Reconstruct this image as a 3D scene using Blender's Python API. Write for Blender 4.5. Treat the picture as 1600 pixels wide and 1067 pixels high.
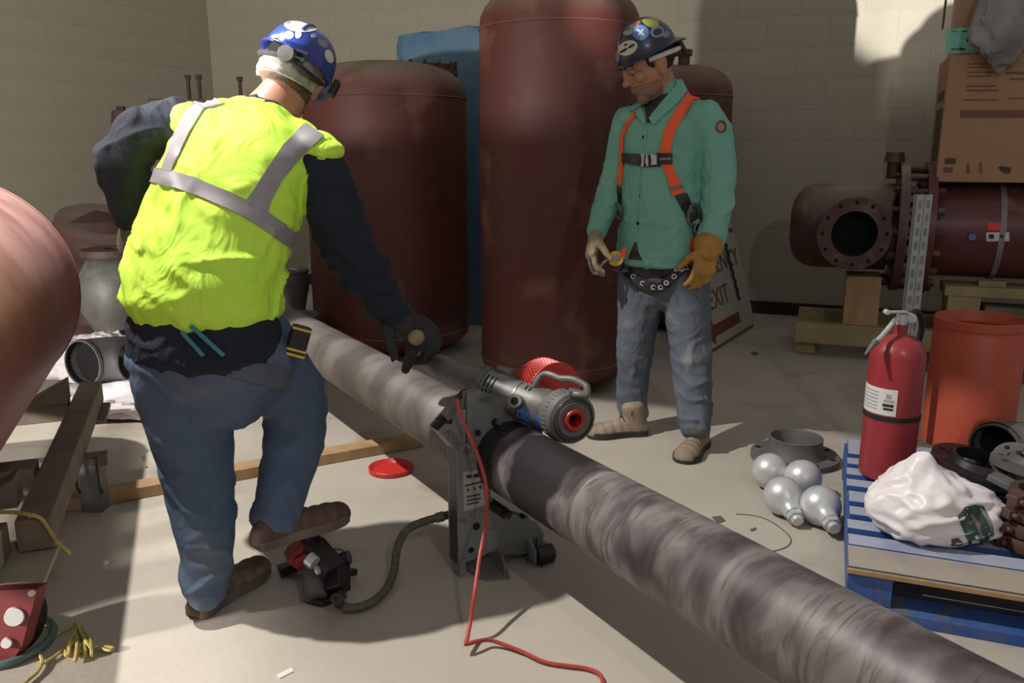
import bpy, bmesh, math, random
from mathutils import Vector, Matrix, noise
from mathutils.bvhtree import BVHTree
V = Vector
S = bpy.context.scene
COL = S.collection
for o in list(bpy.data.objects): bpy.data.objects.remove(o)

# ------------------------------------------------------------------ camera
FPX, PITCH, CH = 1290.0, math.radians(12.8), 1.25
cd = bpy.data.cameras.new('camera'); cd.sensor_width = 36; cd.lens = FPX*36/1600
cam = bpy.data.objects.new('camera', cd); COL.objects.link(cam)
cam.location = (0, 0, CH); cam.rotation_euler = (math.pi/2-PITCH, 0, 0)
S.camera = cam
# ------------------------------------------------------------------ world, lamps, exposure
w = bpy.data.worlds.new('world'); S.world = w; w.use_nodes = True
w.node_tree.nodes['Background'].inputs[0].default_value = (1.0, .97, .93, 1)
w.node_tree.nodes['Background'].inputs[1].default_value = .25
def lamp(name, loc, target, power, size, spot, blend=.4, col=(1, .96, .9)):
    d = bpy.data.lights.new(name, 'SPOT'); d.energy = power; d.shadow_soft_size = size
    d.spot_size = math.radians(spot); d.spot_blend = blend; d.color = col
    o = bpy.data.objects.new(name, d); COL.objects.link(o); o.location = loc
    o.rotation_euler = (V(target)-V(loc)).to_track_quat('-Z', 'Y').to_euler()
    return o
lamp('high_work_lamp', (-1.9, 2.25, 3.5), (-1.025, 1.55, 0), 600, .03, 81, .06)
lamp('wall_fill_light', (-3.3, .6, 1.0), (-1.6, 7, 2.3), 560, .09, 150, .3)  # unseen fill added behind the big tank to brighten the upper walls
lamp('low_work_lamp', (-5.25, -1.98, .80), (2.84, 6.19, 2.36), 9500, .03, 5.6, .6, (1, .98, .96))
lamp('right_ceiling_lamp', (1.2, -1.2, 3.0), (.2, 3, .8), 70, .08, 150)
S.view_settings.view_transform = 'Standard'; S.view_settings.look = 'None'
S.view_settings.exposure = 0; S.view_settings.gamma = 1; S.view_settings.use_curve_mapping = False

# ------------------------------------------------------------------ helpers
FW = V((0, math.cos(PITCH), -math.sin(PITCH))); UP = V((0, math.sin(PITCH), math.cos(PITCH))); RT = V((1, 0, 0)); CC = V((0, 0, CH))
def ray(u, v): return FW + RT*((u-800)/FPX) + UP*((533.5-v)/FPX)
def P(u, v, Y): r = ray(u, v); return CC + r*(Y/r.y)          # surveyed point at world depth Y
def G(u, v, z=0.0): r = ray(u, v); return CC + r*((z-CH)/r.z)  # surveyed point at height z
def PL(u, v, p0, n): r = ray(u, v); return CC + r*((V(p0)-CC).dot(n)/r.dot(n))
def perp(t):
    t = t.normalized(); a = V((0, 0, 1)) if abs(t.z) < .9 else V((1, 0, 0))
    x = t.cross(a).normalized(); return x, t.cross(x).normalized()
def frame(z, x=None):
    z = V(z).normalized()
    x = perp(z)[0] if x is None else (V(x)-z*V(x).dot(z)).normalized()
    y = z.cross(x); return Matrix((x, y, z)).transposed()
def spline(pts, k=6):
    pts = [V(p) for p in pts]; out = []
    q = [pts[0]*2-pts[1]] + pts + [pts[-1]*2-pts[-2]]
    for i in range(1, len(q)-2):
        for j in range(k):
            t = j/k; a, b, c, d = q[i-1], q[i], q[i+1], q[i+2]
            out.append(.5*((2*b)+(c-a)*t+(2*a-5*b+4*c-d)*t*t+(3*b-a-3*c+d)*t**3))
    out.append(pts[-1]); return out

class MB:
    def __init__(s): s.v = []; s.f = []
    def add(s, vs, fs):
        n = len(s.v); s.v += [V(x) for x in vs]; s.f += [tuple(i+n for i in f) for f in fs]; return s
    def rings(s, rings, close=True, caps=True):
        m = len(rings[0]); vs = [p for r in rings for p in r]; fs = []
        for i in range(len(rings)-1):
            for j in range(m if close else m-1):
                k = (j+1) % m
                fs.append((i*m+j, i*m+k, (i+1)*m+k, (i+1)*m+j))
        if caps and close:
            fs.append(tuple(range(m))[::-1]); fs.append(tuple(range((len(rings)-1)*m, len(rings)*m)))
        return s.add(vs, fs)
    def box(s, c, size, R=None):
        R = R or Matrix.Identity(3); c = V(c); h = [x/2 for x in size]
        vs = [c + R @ V((x*h[0], y*h[1], z*h[2])) for x in (-1, 1) for y in (-1, 1) for z in (-1, 1)]
        return s.add(vs, [(0, 1, 3, 2), (4, 6, 7, 5), (0, 4, 5, 1), (2, 3, 7, 6), (0, 2, 6, 4), (1, 5, 7, 3)])
    def beam(s, a, b, wd, ht, up=(0, 0, 1)):
        a, b = V(a), V(b); t = (b-a); x = t.cross(V(up)).normalized(); y = x.cross(t).normalized()
        R = Matrix((x, t.normalized(), y)).transposed(); return s.box((a+b)/2, (wd, t.length, ht), R)
    def cyl(s, a, b, r0, r1=None, n=24, caps=True):
        a, b = V(a), V(b); r1 = r0 if r1 is None else r1; x, y = perp(b-a)
        rr = []
        for c, r in ((a, r0), (b, r1)):
            rr.append([c + (x*math.cos(2*math.pi*i/n) + y*math.sin(2*math.pi*i/n))*r for i in range(n)])
        return s.rings(rr, True, caps)
    def tube(s, path, r, n=8, caps=True):
        path = [V(p) for p in path]; rr = []; x = None
        for i, p in enumerate(path):
            t = (path[min(i+1, len(path)-1)] - path[max(i-1, 0)])
            if t.length < 1e-9: t = V((0, 0, 1))
            t.normalize()
            x = perp(t)[0] if x is None else (x - t*x.dot(t)).normalized()
            y = t.cross(x); q = r[i] if isinstance(r, (list, tuple)) else r
            rr.append([p + (x*math.cos(2*math.pi*k/n)+y*math.sin(2*math.pi*k/n))*q for k in range(n)])
        return s.rings(rr, True, caps)
    def lathe(s, prof, o=(0, 0, 0), R=None, n=32, caps=False):
        R = R or Matrix.Identity(3); o = V(o)
        rr = [[o + R @ V((r*math.cos(2*math.pi*k/n), r*math.sin(2*math.pi*k/n), z)) for k in range(n)] for r, z in prof]
        return s.rings(rr, True, caps)
    def ell(s, c, rad, R=None, n=20, m=12):
        R = R or Matrix.Identity(3); c = V(c); rr = []
        for i in range(m+1):
            a = math.pi*(i+.02)/(m+.04) - math.pi/2
            rr.append([c + R @ V((rad[0]*math.cos(a)*math.cos(2*math.pi*k/n), rad[1]*math.cos(a)*math.sin(2*math.pi*k/n), rad[2]*math.sin(a))) for k in range(n)])
        return s.rings(rr, True, True)
    def torus(s, c, ax, Rr, r, n=28, m=8, sc=1.0, x=None):
        M = frame(ax, x); c = V(c)
        rr = []
        for i in range(n+1):
            a = 2*math.pi*i/n; d = M @ V((math.cos(a), math.sin(a)*sc, 0)); cc = c + d*Rr
            dn = d.normalized()
            rr.append([cc + (dn*math.cos(2*math.pi*k/m) + M @ V((0, 0, 1))*math.sin(2*math.pi*k/m))*r for k in range(m)])
        return s.rings(rr, True, False)
    def prism(s, poly, off):
        poly = [V(p) for p in poly]; off = V(off); n = len(poly)
        fs = [tuple(range(n)), tuple(range(n, 2*n))[::-1]] + [(i, i+n, (i+1) % n+n, (i+1) % n) for i in range(n)]
        return s.add(poly+[p+off for p in poly], fs)
    def ring_plate(s, c, ax, r0, r1, th, n=40):   # annular plate
        return s.lathe([(r0, -th/2), (r1, -th/2), (r1, th/2), (r0, th/2), (r0, -th/2)], c, frame(ax), n)
    def loft(s, secs, lat, n=28, ex=2.0):
        cs = [V(q[0]) for q in secs]; rr = []
        for i, q in enumerate(secs):
            t = (cs[min(i+1, len(cs)-1)] - cs[max(i-1, 0)]).normalized(); L = V(lat); L = (L - t*L.dot(t)).normalized(); D = t.cross(L)
            ra = q[1]; rb = q[2] if len(q) > 2 else ra; ring = []
            for k in range(n):
                a = 2*math.pi*k/n; c_, s_ = math.cos(a), math.sin(a)
                ring.append(cs[i] + L*ra*math.copysign(abs(c_)**(2/ex), c_) + D*rb*math.copysign(abs(s_)**(2/ex), s_))
            rr.append(ring)
        # rounded ends
        def cap(i, sg):
            t = (cs[i]-cs[i-sg if 0 <= i-sg < len(cs) else i+sg]).normalized(); out = []
            for q in (.55, .9):
                out.append([cs[i] + (p-cs[i])*math.sqrt(1-q*q) + t*q*min(secs[i][1], secs[i][-1])*.6 for p in rr[i]])
            return out
        a = cap(0, -1)[::-1] if len(cs) > 1 else []; b = cap(len(cs)-1, 1)
        return s.rings(a+rr+b, True, True)
    def mesh(s, name, off=None, fix=True):
        me = bpy.data.meshes.new(name); off = V(off) if off is not None else V((0, 0, 0))
        me.from_pydata([tuple(p-off) for p in s.v], [], s.f)
        if fix:
            bm = bmesh.new(); bm.from_mesh(me); bmesh.ops.recalc_face_normals(bm, faces=bm.faces); bm.to_mesh(me); bm.free()
        return me

ROOTLOC = {}
def thing(name, label, cat, loc=(0, 0, 0), group=None):
    o = bpy.data.objects.new(name, None); COL.objects.link(o); o.location = loc; o.empty_display_size = .05
    o['label'] = label; o['category'] = cat
    if group: o['group'] = group
    ROOTLOC[o.name] = V(loc); return o
def rootof(o):
    while o.parent: o = o.parent
    return o
def link(me, name, mat, parent=None, smooth=True, bev=0, label=None, kind=None, sharp=40):
    o = bpy.data.objects.new(name, me); COL.objects.link(o)
    if parent: o.parent = parent
    if mat: me.materials.append(mat)
    if smooth:
        me.polygons.foreach_set('use_smooth', [True]*len(me.polygons))
        try: me.set_sharp_from_angle(angle=math.radians(sharp))
        except Exception: pass
    if bev:
        m = o.modifiers.new('bevel', 'BEVEL'); m.width = bev; m.segments = 2; m.limit_method = 'ANGLE'
    if label: o['label'] = label
    if kind: o['kind'] = kind
    return o
def part(parent, name, mb, mat, world=True, **k):
    off = ROOTLOC.get(rootof(parent).name, V((0, 0, 0))) if (world and parent) else None
    return link(mb.mesh(name, off), name, mat, parent, **k)
def single(name, mb, mat, label, cat, loc, group=None, **k):
    o = link(mb.mesh(name, V(loc)), name, mat, None, **k); o.location = loc
    ROOTLOC[o.name] = V(loc); o['label'] = label; o['category'] = cat
    if group: o['group'] = group
    return o
def struct(name, mb, mat, **k):
    return link(mb.mesh(name), name, mat, None, kind='structure', **k)

def evalmesh(mb, voxel, smooth=4, fold=None, name='m'):
    """closed overlapping shells -> one continuous surface (voxel remesh), relaxed, folded"""
    me = mb.mesh('tmp'); o = bpy.data.objects.new('tmp', me); COL.objects.link(o)
    r = o.modifiers.new('r', 'REMESH'); r.mode = 'VOXEL'; r.voxel_size = voxel; r.adaptivity = 0
    if smooth:
        m = o.modifiers.new('s', 'SMOOTH'); m.iterations = smooth; m.factor = .6
    dg = bpy.context.evaluated_depsgraph_get(); dg.update()
    me2 = bpy.data.meshes.new_from_object(o.evaluated_get(dg)); bpy.data.objects.remove(o); bpy.data.meshes.remove(me)
    me2.name = name
    if fold:
        vn = [v.normal.copy() for v in me2.vertices]
        for v, n in zip(me2.vertices, vn): v.co = v.co + n*fold(v.co, n)
        o = bpy.data.objects.new('tmp', me2); COL.objects.link(o); m = o.modifiers.new('s', 'SMOOTH'); m.iterations = 2; m.factor = .5
        dg = bpy.context.evaluated_depsgraph_get(); dg.update(); me3 = bpy.data.meshes.new_from_object(o.evaluated_get(dg)); bpy.data.objects.remove(o); me2 = me3; me2.name = name
    return me2
def bvh_of(me): return BVHTree.FromPolygons([v.co for v in me.vertices], [tuple(p.vertices) for p in me.polygons])
def body_part(parent, name, me, mat, **k):
    off = ROOTLOC[rootof(parent).name]; me.transform(Matrix.Translation(-off)); me.name = name
    return link(me, name, mat, parent, sharp=180, **k)
def surf(bvh, u, v, back=None):
    d = ray(u, v).normalized(); h = bvh.ray_cast(CC, d)
    if h[0] is None:
        q = bvh.find_nearest(P(u, v, back or 2.3)); return q[0], q[1]
    return h[0], h[1]
def strip(bvh, rows, off=.004, th=.003, nw=4, nl=4, Y=2.3):
    """cloth strip lying on a surface. rows = [((u,v),(u,v)), ...] its two edges"""
    R = []
    for i in range(len(rows)-1):
        for j in range(nl):
            t = j/nl; R.append([[a[k]*(1-t)+b[k]*t for k in (0, 1)] for a, b in zip(rows[i], rows[i+1])])
    R.append([list(q) for q in rows[-1]])
    top = []; bot = []
    for a, b in R:
        rt = []; rb = []
        for j in range(nw+1):
            t = j/nw; p, n = surf(bvh, a[0]*(1-t)+b[0]*t, a[1]*(1-t)+b[1]*t, Y)
            rt.append(p+n*(off+th)); rb.append(p+n*(off-.003))
        top.append(rt); bot.append(rb)
    mb = MB(); m = nw+1
    mb.rings([a+b[::-1] for a, b in zip(top, bot)], True, True)
    return mb
def copy_tree(o, parent=None):
    c = o.copy(); COL.objects.link(c)
    if parent: c.parent = parent
    for ch in list(o.children): copy_tree(ch, c)
    return c
def text_mb(s, o, x, y, h, th=.0008, shear=0):
    cu = bpy.data.curves.new('t', 'FONT'); cu.body = s; cu.size = h*1.38; cu.extrude = th; cu.shear = shear; cu.align_x = 'CENTER'; cu.resolution_u = 3
    ob = bpy.data.objects.new('t', cu); COL.objects.link(ob); dg = bpy.context.evaluated_depsgraph_get(); dg.update()
    me = bpy.data.meshes.new_from_object(ob.evaluated_get(dg)); bpy.data.objects.remove(ob)
    x = V(x); y = V(y); z = x.normalized().cross(y.normalized()); mb = MB()
    mb.add([V(o)+x*v.co.x+y*v.co.y+z*(v.co.z+th) for v in me.vertices], [tuple(p.vertices) for p in me.polygons]); return mb

# ------------------------------------------------------------------ materials
def srgb(c): return tuple(((x/255)/12.92 if x/255 <= .04045 else ((x/255+.055)/1.055)**2.4) for x in c)
def mat(name, c, rough=.6, metal=0, c2=None, scale=8, amt=.5, bump=0, bscale=60, stretch=(1, 1, 1), c3=None, s3=3, t3=.6, detail=6, contrast=.2, coat=0, trans=0, sheen=0, dust=None, dlo=.1, dhi=1.0, damt=.7, wr=0, wsc=7):
    m = bpy.data.materials.new(name); m.use_nodes = True; N = m.node_tree.nodes; Lk = m.node_tree.links
    b = N['Principled BSDF']; b.inputs['Roughness'].default_value = rough; b.inputs['Metallic'].default_value = metal
    b.inputs['Base Color'].default_value = (*srgb(c), 1)
    if coat: b.inputs['Coat Weight'].default_value = coat; b.inputs['Coat Roughness'].default_value = .2
    if trans: b.inputs['Transmission Weight'].default_value = trans
    if sheen: b.inputs['Sheen Weight'].default_value = sheen
    tc = N.new('ShaderNodeTexCoord'); mp = N.new('ShaderNodeMapping'); mp.inputs['Scale'].default_value = stretch
    Lk.new(tc.outputs['Object'], mp.inputs['Vector'])
    out = None
    def nz(sc, d): 
        n = N.new('ShaderNodeTexNoise'); n.inputs['Scale'].default_value = sc; n.inputs['Detail'].default_value = d; Lk.new(mp.outputs[0], n.inputs['Vector']); return n
    if c2:
        n = nz(scale, detail); r = N.new('ShaderNodeValToRGB'); r.color_ramp.elements[0].position = .5-contrast; r.color_ramp.elements[1].position = .5+contrast
        r.color_ramp.elements[0].color = (*srgb(c), 1); r.color_ramp.elements[1].color = (*srgb(c2), 1)
        Lk.new(n.outputs['Fac'], r.inputs[0]); out = r.outputs[0]
        if c3:
            n3 = nz(s3, 8); r3 = N.new('ShaderNodeValToRGB'); r3.color_ramp.elements[0].position = t3-.05; r3.color_ramp.elements[1].position = t3+.08
            mx = N.new('ShaderNodeMix'); mx.data_type = 'RGBA'; mx.inputs['B'].default_value = (*srgb(c3), 1)
            Lk.new(n3.outputs['Fac'], r3.inputs[0]); Lk.new(r3.outputs[0], mx.inputs['Factor']); Lk.new(out, mx.inputs['A']); out = mx.outputs['Result']
        if dust:      # upward faces tinted: settled dust, worn boards, the big tank's painted highlight
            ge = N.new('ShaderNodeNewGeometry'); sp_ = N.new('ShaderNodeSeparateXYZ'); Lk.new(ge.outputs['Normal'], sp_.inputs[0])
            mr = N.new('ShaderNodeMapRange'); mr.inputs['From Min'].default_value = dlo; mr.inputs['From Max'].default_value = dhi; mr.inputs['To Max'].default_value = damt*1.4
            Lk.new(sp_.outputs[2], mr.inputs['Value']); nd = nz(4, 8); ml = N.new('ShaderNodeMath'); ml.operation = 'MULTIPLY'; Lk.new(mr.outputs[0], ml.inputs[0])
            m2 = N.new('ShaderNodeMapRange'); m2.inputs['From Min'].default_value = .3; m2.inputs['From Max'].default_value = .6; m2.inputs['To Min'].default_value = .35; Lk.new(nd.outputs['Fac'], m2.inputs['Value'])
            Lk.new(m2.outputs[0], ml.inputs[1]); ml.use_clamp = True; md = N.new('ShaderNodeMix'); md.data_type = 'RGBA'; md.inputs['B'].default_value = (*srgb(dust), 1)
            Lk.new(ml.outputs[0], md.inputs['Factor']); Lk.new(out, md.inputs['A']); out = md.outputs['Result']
        Lk.new(out, b.inputs['Base Color'])
    if bump and wr:      # soft creases plus weave
        mw = N.new('ShaderNodeMapping'); mw.inputs['Scale'].default_value = (1.3, 1.3, .8); mw.inputs['Rotation'].default_value = (.3, .5, .2); Lk.new(tc.outputs['Object'], mw.inputs['Vector'])
        n = N.new('ShaderNodeTexNoise'); n.inputs['Scale'].default_value = wsc; n.inputs['Detail'].default_value = 3; n.inputs['Distortion'].default_value = 1.1; Lk.new(mw.outputs[0], n.inputs['Vector'])
        b1 = N.new('ShaderNodeBump'); b1.inputs['Strength'].default_value = wr; b1.inputs['Distance'].default_value = .03; Lk.new(n.outputs['Fac'], b1.inputs['Height'])
        n2_ = nz(bscale, 3); b2 = N.new('ShaderNodeBump'); b2.inputs['Strength'].default_value = bump; b2.inputs['Distance'].default_value = .002; Lk.new(n2_.outputs['Fac'], b2.inputs['Height']); Lk.new(b1.outputs[0], b2.inputs['Normal']); Lk.new(b2.outputs[0], b.inputs['Normal'])
    elif bump:
        n = nz(bscale, 4); bp = N.new('ShaderNodeBump'); bp.inputs['Strength'].default_value = bump; bp.inputs['Distance'].default_value = .004
        Lk.new(n.outputs['Fac'], bp.inputs['Height']); Lk.new(bp.outputs[0], b.inputs['Normal'])
    return m
M = {}
M['wall'] = mat('painted_block', (178, 170, 152), .6, c2=(170, 162, 143), scale=3, bump=.25, bscale=150)
M['joint'] = mat('painted_joint', (172, 164, 146), .7)
M['floor'] = mat('concrete_floor', (168, 160, 147), .62, c2=(186, 178, 166), scale=1.6, c3=(150, 141, 128), s3=2.3, t3=.62, bump=.3, bscale=40, contrast=.25)
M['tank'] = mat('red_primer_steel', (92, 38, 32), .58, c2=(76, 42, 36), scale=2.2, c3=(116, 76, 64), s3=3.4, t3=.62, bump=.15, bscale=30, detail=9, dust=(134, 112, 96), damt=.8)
M['tanktop'] = mat('dusty_primer_lit_top', (120, 38, 36), .5, c2=(100, 44, 40), scale=2.4, c3=(92, 56, 52), s3=4, t3=.56, bump=.15, bscale=30, detail=9, dust=(206, 160, 154), dlo=-.1, dhi=.9, damt=.95)  # pale pink on upward faces paints in the lamp's highlight, with some dust
M['maroon'] = mat('maroon_paint', (104, 56, 58), .4, c2=(92, 44, 46), scale=4, c3=(122, 92, 88), s3=7, t3=.66)
M['darkmaroon'] = mat('dark_maroon_paint', (84, 54, 48), .5, c2=(76, 48, 42), scale=6, c3=(110, 90, 82), s3=8, t3=.62, dust=(130, 112, 98))
M['rust'] = mat('rusty_steel', (88, 60, 54), .6, c2=(60, 44, 42), scale=14, bump=.3, bscale=60)
M['black'] = mat('black_paint', (30, 29, 30), .35, c2=(42, 40, 40), scale=12)
M['hole'] = mat('dark_opening', (14, 13, 13), .9)  # near-black paints the shade inside bores and holes; dark bolts use it too
M['rubber'] = mat('black_rubber', (34, 33, 34), .7)
M['steel'] = mat('bare_steel', (150, 150, 150), .38, .75, c2=(120, 120, 122), scale=20)
M['galv'] = mat('galvanized_steel', (190, 192, 194), .38, .4, c2=(212, 214, 214), scale=14, bump=.1, bscale=80)
M['strut'] = mat('galvanized_strut', (150, 154, 150), .5, .4, c2=(178, 182, 178), scale=18)
M['cast'] = mat('grey_cast_metal', (118, 117, 113), .5, .3, c2=(96, 94, 90), scale=16, bump=.2, bscale=90)
M['greyp'] = mat('grey_machine_paint', (124, 127, 125), .45, .1, c2=(106, 108, 107), scale=9, c3=(70, 68, 64), s3=14, t3=.64, bump=.1)
M['ductile'] = mat('dusty_ductile_iron', (92, 90, 90), .6, .2, c2=(112, 109, 106), scale=12, bump=.3, bscale=60)
M['redp'] = mat('red_plastic', (190, 44, 36), .4)
M['redlid'] = mat('red_lid_plastic', (205, 50, 46), .4, c2=(190, 52, 46), scale=9)
M['ext'] = mat('extinguisher_red', (150, 40, 46), .4, c2=(144, 50, 54), scale=7, coat=.3)
M['orange'] = mat('orange_primer', (184, 82, 56), .5, c2=(172, 74, 52), scale=6, c3=(202, 92, 66), s3=16, t3=.68)
M['cord'] = mat('red_cord', (190, 66, 58), .5, c2=(150, 62, 54), scale=20)
M['hose'] = mat('braided_hose', (104, 96, 80), .7, c2=(72, 66, 56), scale=60, bump=.5, bscale=200)
M['wood'] = mat('raw_lumber', (176, 146, 108), .7, c2=(154, 122, 86), scale=5, stretch=(3, 3, 1), bump=.2)
M['palewood'] = mat('pale_lumber', (166, 150, 112), .7, c2=(144, 128, 94), scale=7, bump=.2)
M['oldwood'] = mat('weathered_lumber', (126, 112, 98), .8, c2=(104, 92, 82), scale=9, stretch=(1, 1, 1), bump=.4)
M['ply'] = mat('dirty_plywood', (168, 162, 142), .8, c2=(146, 140, 122), scale=7, bump=.2)
M['cardb'] = mat('cardboard', (176, 138, 108), .75, c2=(168, 130, 100), scale=6)
M['cardp'] = mat('cardboard_print', (120, 88, 68), .8)
M['cardd'] = mat('cardboard_dark_print', (84, 70, 54), .8)
M['plastic'] = mat('grey_plastic_sheet', (160, 156, 156), .45, c2=(108, 100, 102), scale=5)
M['green'] = mat('mint_sticker', (140, 226, 196), .5, c2=(110, 200, 170), scale=20)
M['tarp'] = mat('blue_tarp', (72, 112, 150), .45, c2=(100, 132, 152), scale=5, bump=.3, bscale=20)
M['palblue'] = mat('worn_blue_board', (40, 78, 150), .75, c2=(60, 92, 156), scale=5, bump=.3, dust=(160, 164, 180), dlo=.55, dhi=.8, damt=.8)
M['bareboard'] = mat('bare_worn_board', (40, 78, 150), .75, c2=(110, 104, 100), scale=5, bump=.3, dust=(160, 150, 136), dlo=.55, dhi=.8, damt=.85)
M['deepblue'] = mat('deep_blue_board', (34, 72, 146), .7, c2=(66, 94, 150), scale=8, c3=(100, 98, 100), s3=11, t3=.62, bump=.3)
M['bag'] = mat('white_plastic_bag', (236, 228, 230), .4, c2=(228, 220, 222), scale=6, bump=.4, bscale=14)
M['baggreen'] = mat('green_bag_print', (40, 96, 74), .35, c2=(56, 60, 58), scale=24)
M['cloth'] = mat('white_cloth', (224, 216, 218), .7, c2=(210, 202, 204), scale=5, bump=.4, bscale=14)
M['sign'] = mat('sign_white', (176, 172, 162), .6, c2=(164, 160, 150), scale=7)
M['signred'] = mat('sign_dark_red', (110, 56, 52), .6)
M['signink'] = mat('sign_brown_lettering', (96, 76, 70), .6)
M['rope'] = mat('yellow_rope', (196, 178, 100), .8, c2=(168, 152, 96), scale=70, bump=.6, bscale=120)
M['teal'] = mat('teal_hose', (86, 110, 110), .6)
M['paper'] = mat('white_label', (214, 212, 210), .55)
M['labelg'] = mat('grey_label', (160, 162, 156), .55, c2=(146, 150, 144), scale=30)
M['ink'] = mat('black_ink', (38, 38, 40), .6)
# people
M['vest'] = mat('fluorescent_yellow_mesh', (206, 250, 84), .75, c2=(198, 246, 74), scale=9, bump=.15, bscale=220, wr=.8, wsc=6)
M['reflect'] = mat('silver_reflective_tape', (150, 146, 150), .5, .15, c2=(142, 138, 142), scale=30)
M['navy'] = mat('navy_hoodie_cotton', (20, 25, 38), .85, c2=(28, 34, 50), scale=6, bump=.3, bscale=160, wr=.8, wsc=7)
M['jeans'] = mat('blue_denim', (66, 82, 106), .85, c2=(88, 104, 130), scale=3.2, c3=(100, 106, 116), s3=5, t3=.62, bump=.35, bscale=240, wr=.7, wsc=6)
M['jeans2'] = mat('dusty_grey_blue_denim', (74, 83, 96), .85, c2=(98, 105, 114), scale=4, c3=(124, 124, 126), s3=6, t3=.6, bump=.35, bscale=240, wr=.8, wsc=6)
M['shirt'] = mat('green_work_cotton', (112, 172, 154), .8, c2=(126, 184, 166), scale=5, bump=.25, bscale=160, wr=.9, wsc=6)
M['skin'] = mat('skin', (190, 134, 110), .5, c2=(180, 120, 98), scale=14)
M['skin2'] = mat('tan_skin', (186, 136, 104), .5, c2=(172, 122, 92), scale=14)
M['stubble'] = mat('stubble', (148, 112, 90), .8, c2=(130, 98, 80), scale=90)
M['hair'] = mat('short_dark_hair', (42, 32, 26), .8, c2=(28, 22, 20), scale=60, bump=.6, bscale=150)
M['hairg'] = mat('cropped_brown_hair', (104, 84, 66), .8, c2=(78, 62, 50), scale=70, bump=.5, bscale=160)
M['hatblue'] = mat('royal_blue_shell', (44, 62, 142), .25, coat=.5)
M['hatnavy'] = mat('dark_navy_shell', (34, 38, 64), .3, coat=.4)
M['cap'] = mat('grey_white_skull_cap', (186, 182, 168), .85, c2=(110, 104, 96), scale=34)
M['orangew'] = mat('orange_webbing', (250, 96, 46), .6)
M['glovey'] = mat('tan_leather_glove', (184, 140, 62), .7, c2=(150, 112, 52), scale=20, bump=.4, bscale=60)
M['glovep'] = mat('pale_worn_glove', (168, 152, 122), .75, c2=(120, 104, 84), scale=18, bump=.4, bscale=60)
M['gloveb'] = mat('black_glove', (34, 34, 36), .8, c2=(52, 52, 50), scale=22, bump=.3, bscale=80)
M['gloveg'] = mat('grey_olive_glove', (98, 98, 78), .8, c2=(58, 60, 50), scale=30, bump=.4, bscale=80)
M['bootd'] = mat('brown_work_boot', (98, 76, 64), .7, c2=(80, 60, 52), scale=12, c3=(122, 106, 92), s3=9, t3=.6, bump=.2)
M['bootl'] = mat('dusty_tan_boot', (158, 140, 122), .75, c2=(132, 114, 98), scale=10, bump=.3)
M['sole'] = mat('boot_sole', (120, 108, 98), .8, c2=(90, 82, 74), scale=14)
M['soled'] = mat('dark_boot_sole', (52, 46, 42), .8)
M['yellow'] = mat('yellow_plastic', (212, 176, 60), .5)
M['white'] = mat('white_sticker', (226, 222, 216), .5, c2=(200, 190, 180), scale=40)
M['grime'] = mat('floor_grime', (92, 84, 76), .8)
M['bluedot'] = mat('blue_cap_plastic', (70, 110, 180), .5)
M['redtag'] = mat('red_tag', (230, 50, 40), .5)
def tone(name, c): 
    if name not in M: M[name] = mat(name, c, .5)
    return M[name]
# ================================================================== setting
random.seed(4)
ax_a = V((.358, .934, 0)); ax_b = V((.934, -.358, 0)); Z = V((0, 0, 1))
W0 = V((2.05, 6.51, 0)); CORNER = W0 - ax_b*5.32
mb = MB()
def pg(pts): return [V(p) for p in pts]
cor = [CORNER-ax_b*.3+ax_a*.3, CORNER+ax_b*10.5+ax_a*.3, CORNER+ax_b*10.5-ax_a*11.5, CORNER-ax_b*.3-ax_a*11.5]
mb.prism([c+V((0, 0, -.12)) for c in cor], (0, 0, .12))
floor = struct('floor', mb, M['floor'], smooth=False)
BW, BH = .45, .225
def block_wall(name, o, d, n, length, height, first):
    mb = MB(); R = frame(Z, d)
    mb.box(o + d*(length/2) - n*.1 + Z*height/2, (length, .2, height), R)
    wl = struct(name, mb, M['joint'], smooth=False)
    blk = MB().box((0, 0, 0), (BW-.003, .02, BH-.003)).mesh('block'); blk.materials.append(M['wall'])
    rows = int(height/BH); rest = MB(); k = 0
    for r in range(rows):
        i = -(r % 2)*.5
        while i*BW < length-.01:
            a = max(i*BW, 0); b = min((i+1)*BW, length); c = o + d*((a+b)/2) + Z*((r+.5)*BH) + n*(-.0088 + random.uniform(0, .0008))
            if b-a > BW-.01 and first(i*BW, r) and k < 295:
                ob = bpy.data.objects.new('block', blk); COL.objects.link(ob); ob.parent = wl; ob.location = c
                ob.rotation_euler = (0, 0, math.atan2(d.y, d.x)); k += 1
            elif b-a > .02: rest.box(c, (b-a-.004, .02, BH-.004), R)
            i += 1
    link(rest.mesh('block_remainder'), 'block_remainder', M['wall'], wl, smooth=False, kind='stuff', label='remaining painted blocks of the wall')
    return wl
block_wall('wall_back', CORNER, ax_b, -ax_a, 10.5, 3.6, lambda x, r: x < 9 and r < 13)
block_wall('wall_left', CORNER-ax_a*11.5, ax_a, ax_b, 11.5, 3.6, lambda x, r: x > 6.5 and r < 14)
mb = MB(); mb.beam(CORNER+Z*.05-ax_a*.01, CORNER+ax_b*10.5+Z*.05-ax_a*.01, .02, .1); struct('foot_strip_back', mb, M['rubber'], smooth=False)  # dark strip along the foot of the back wall
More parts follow.
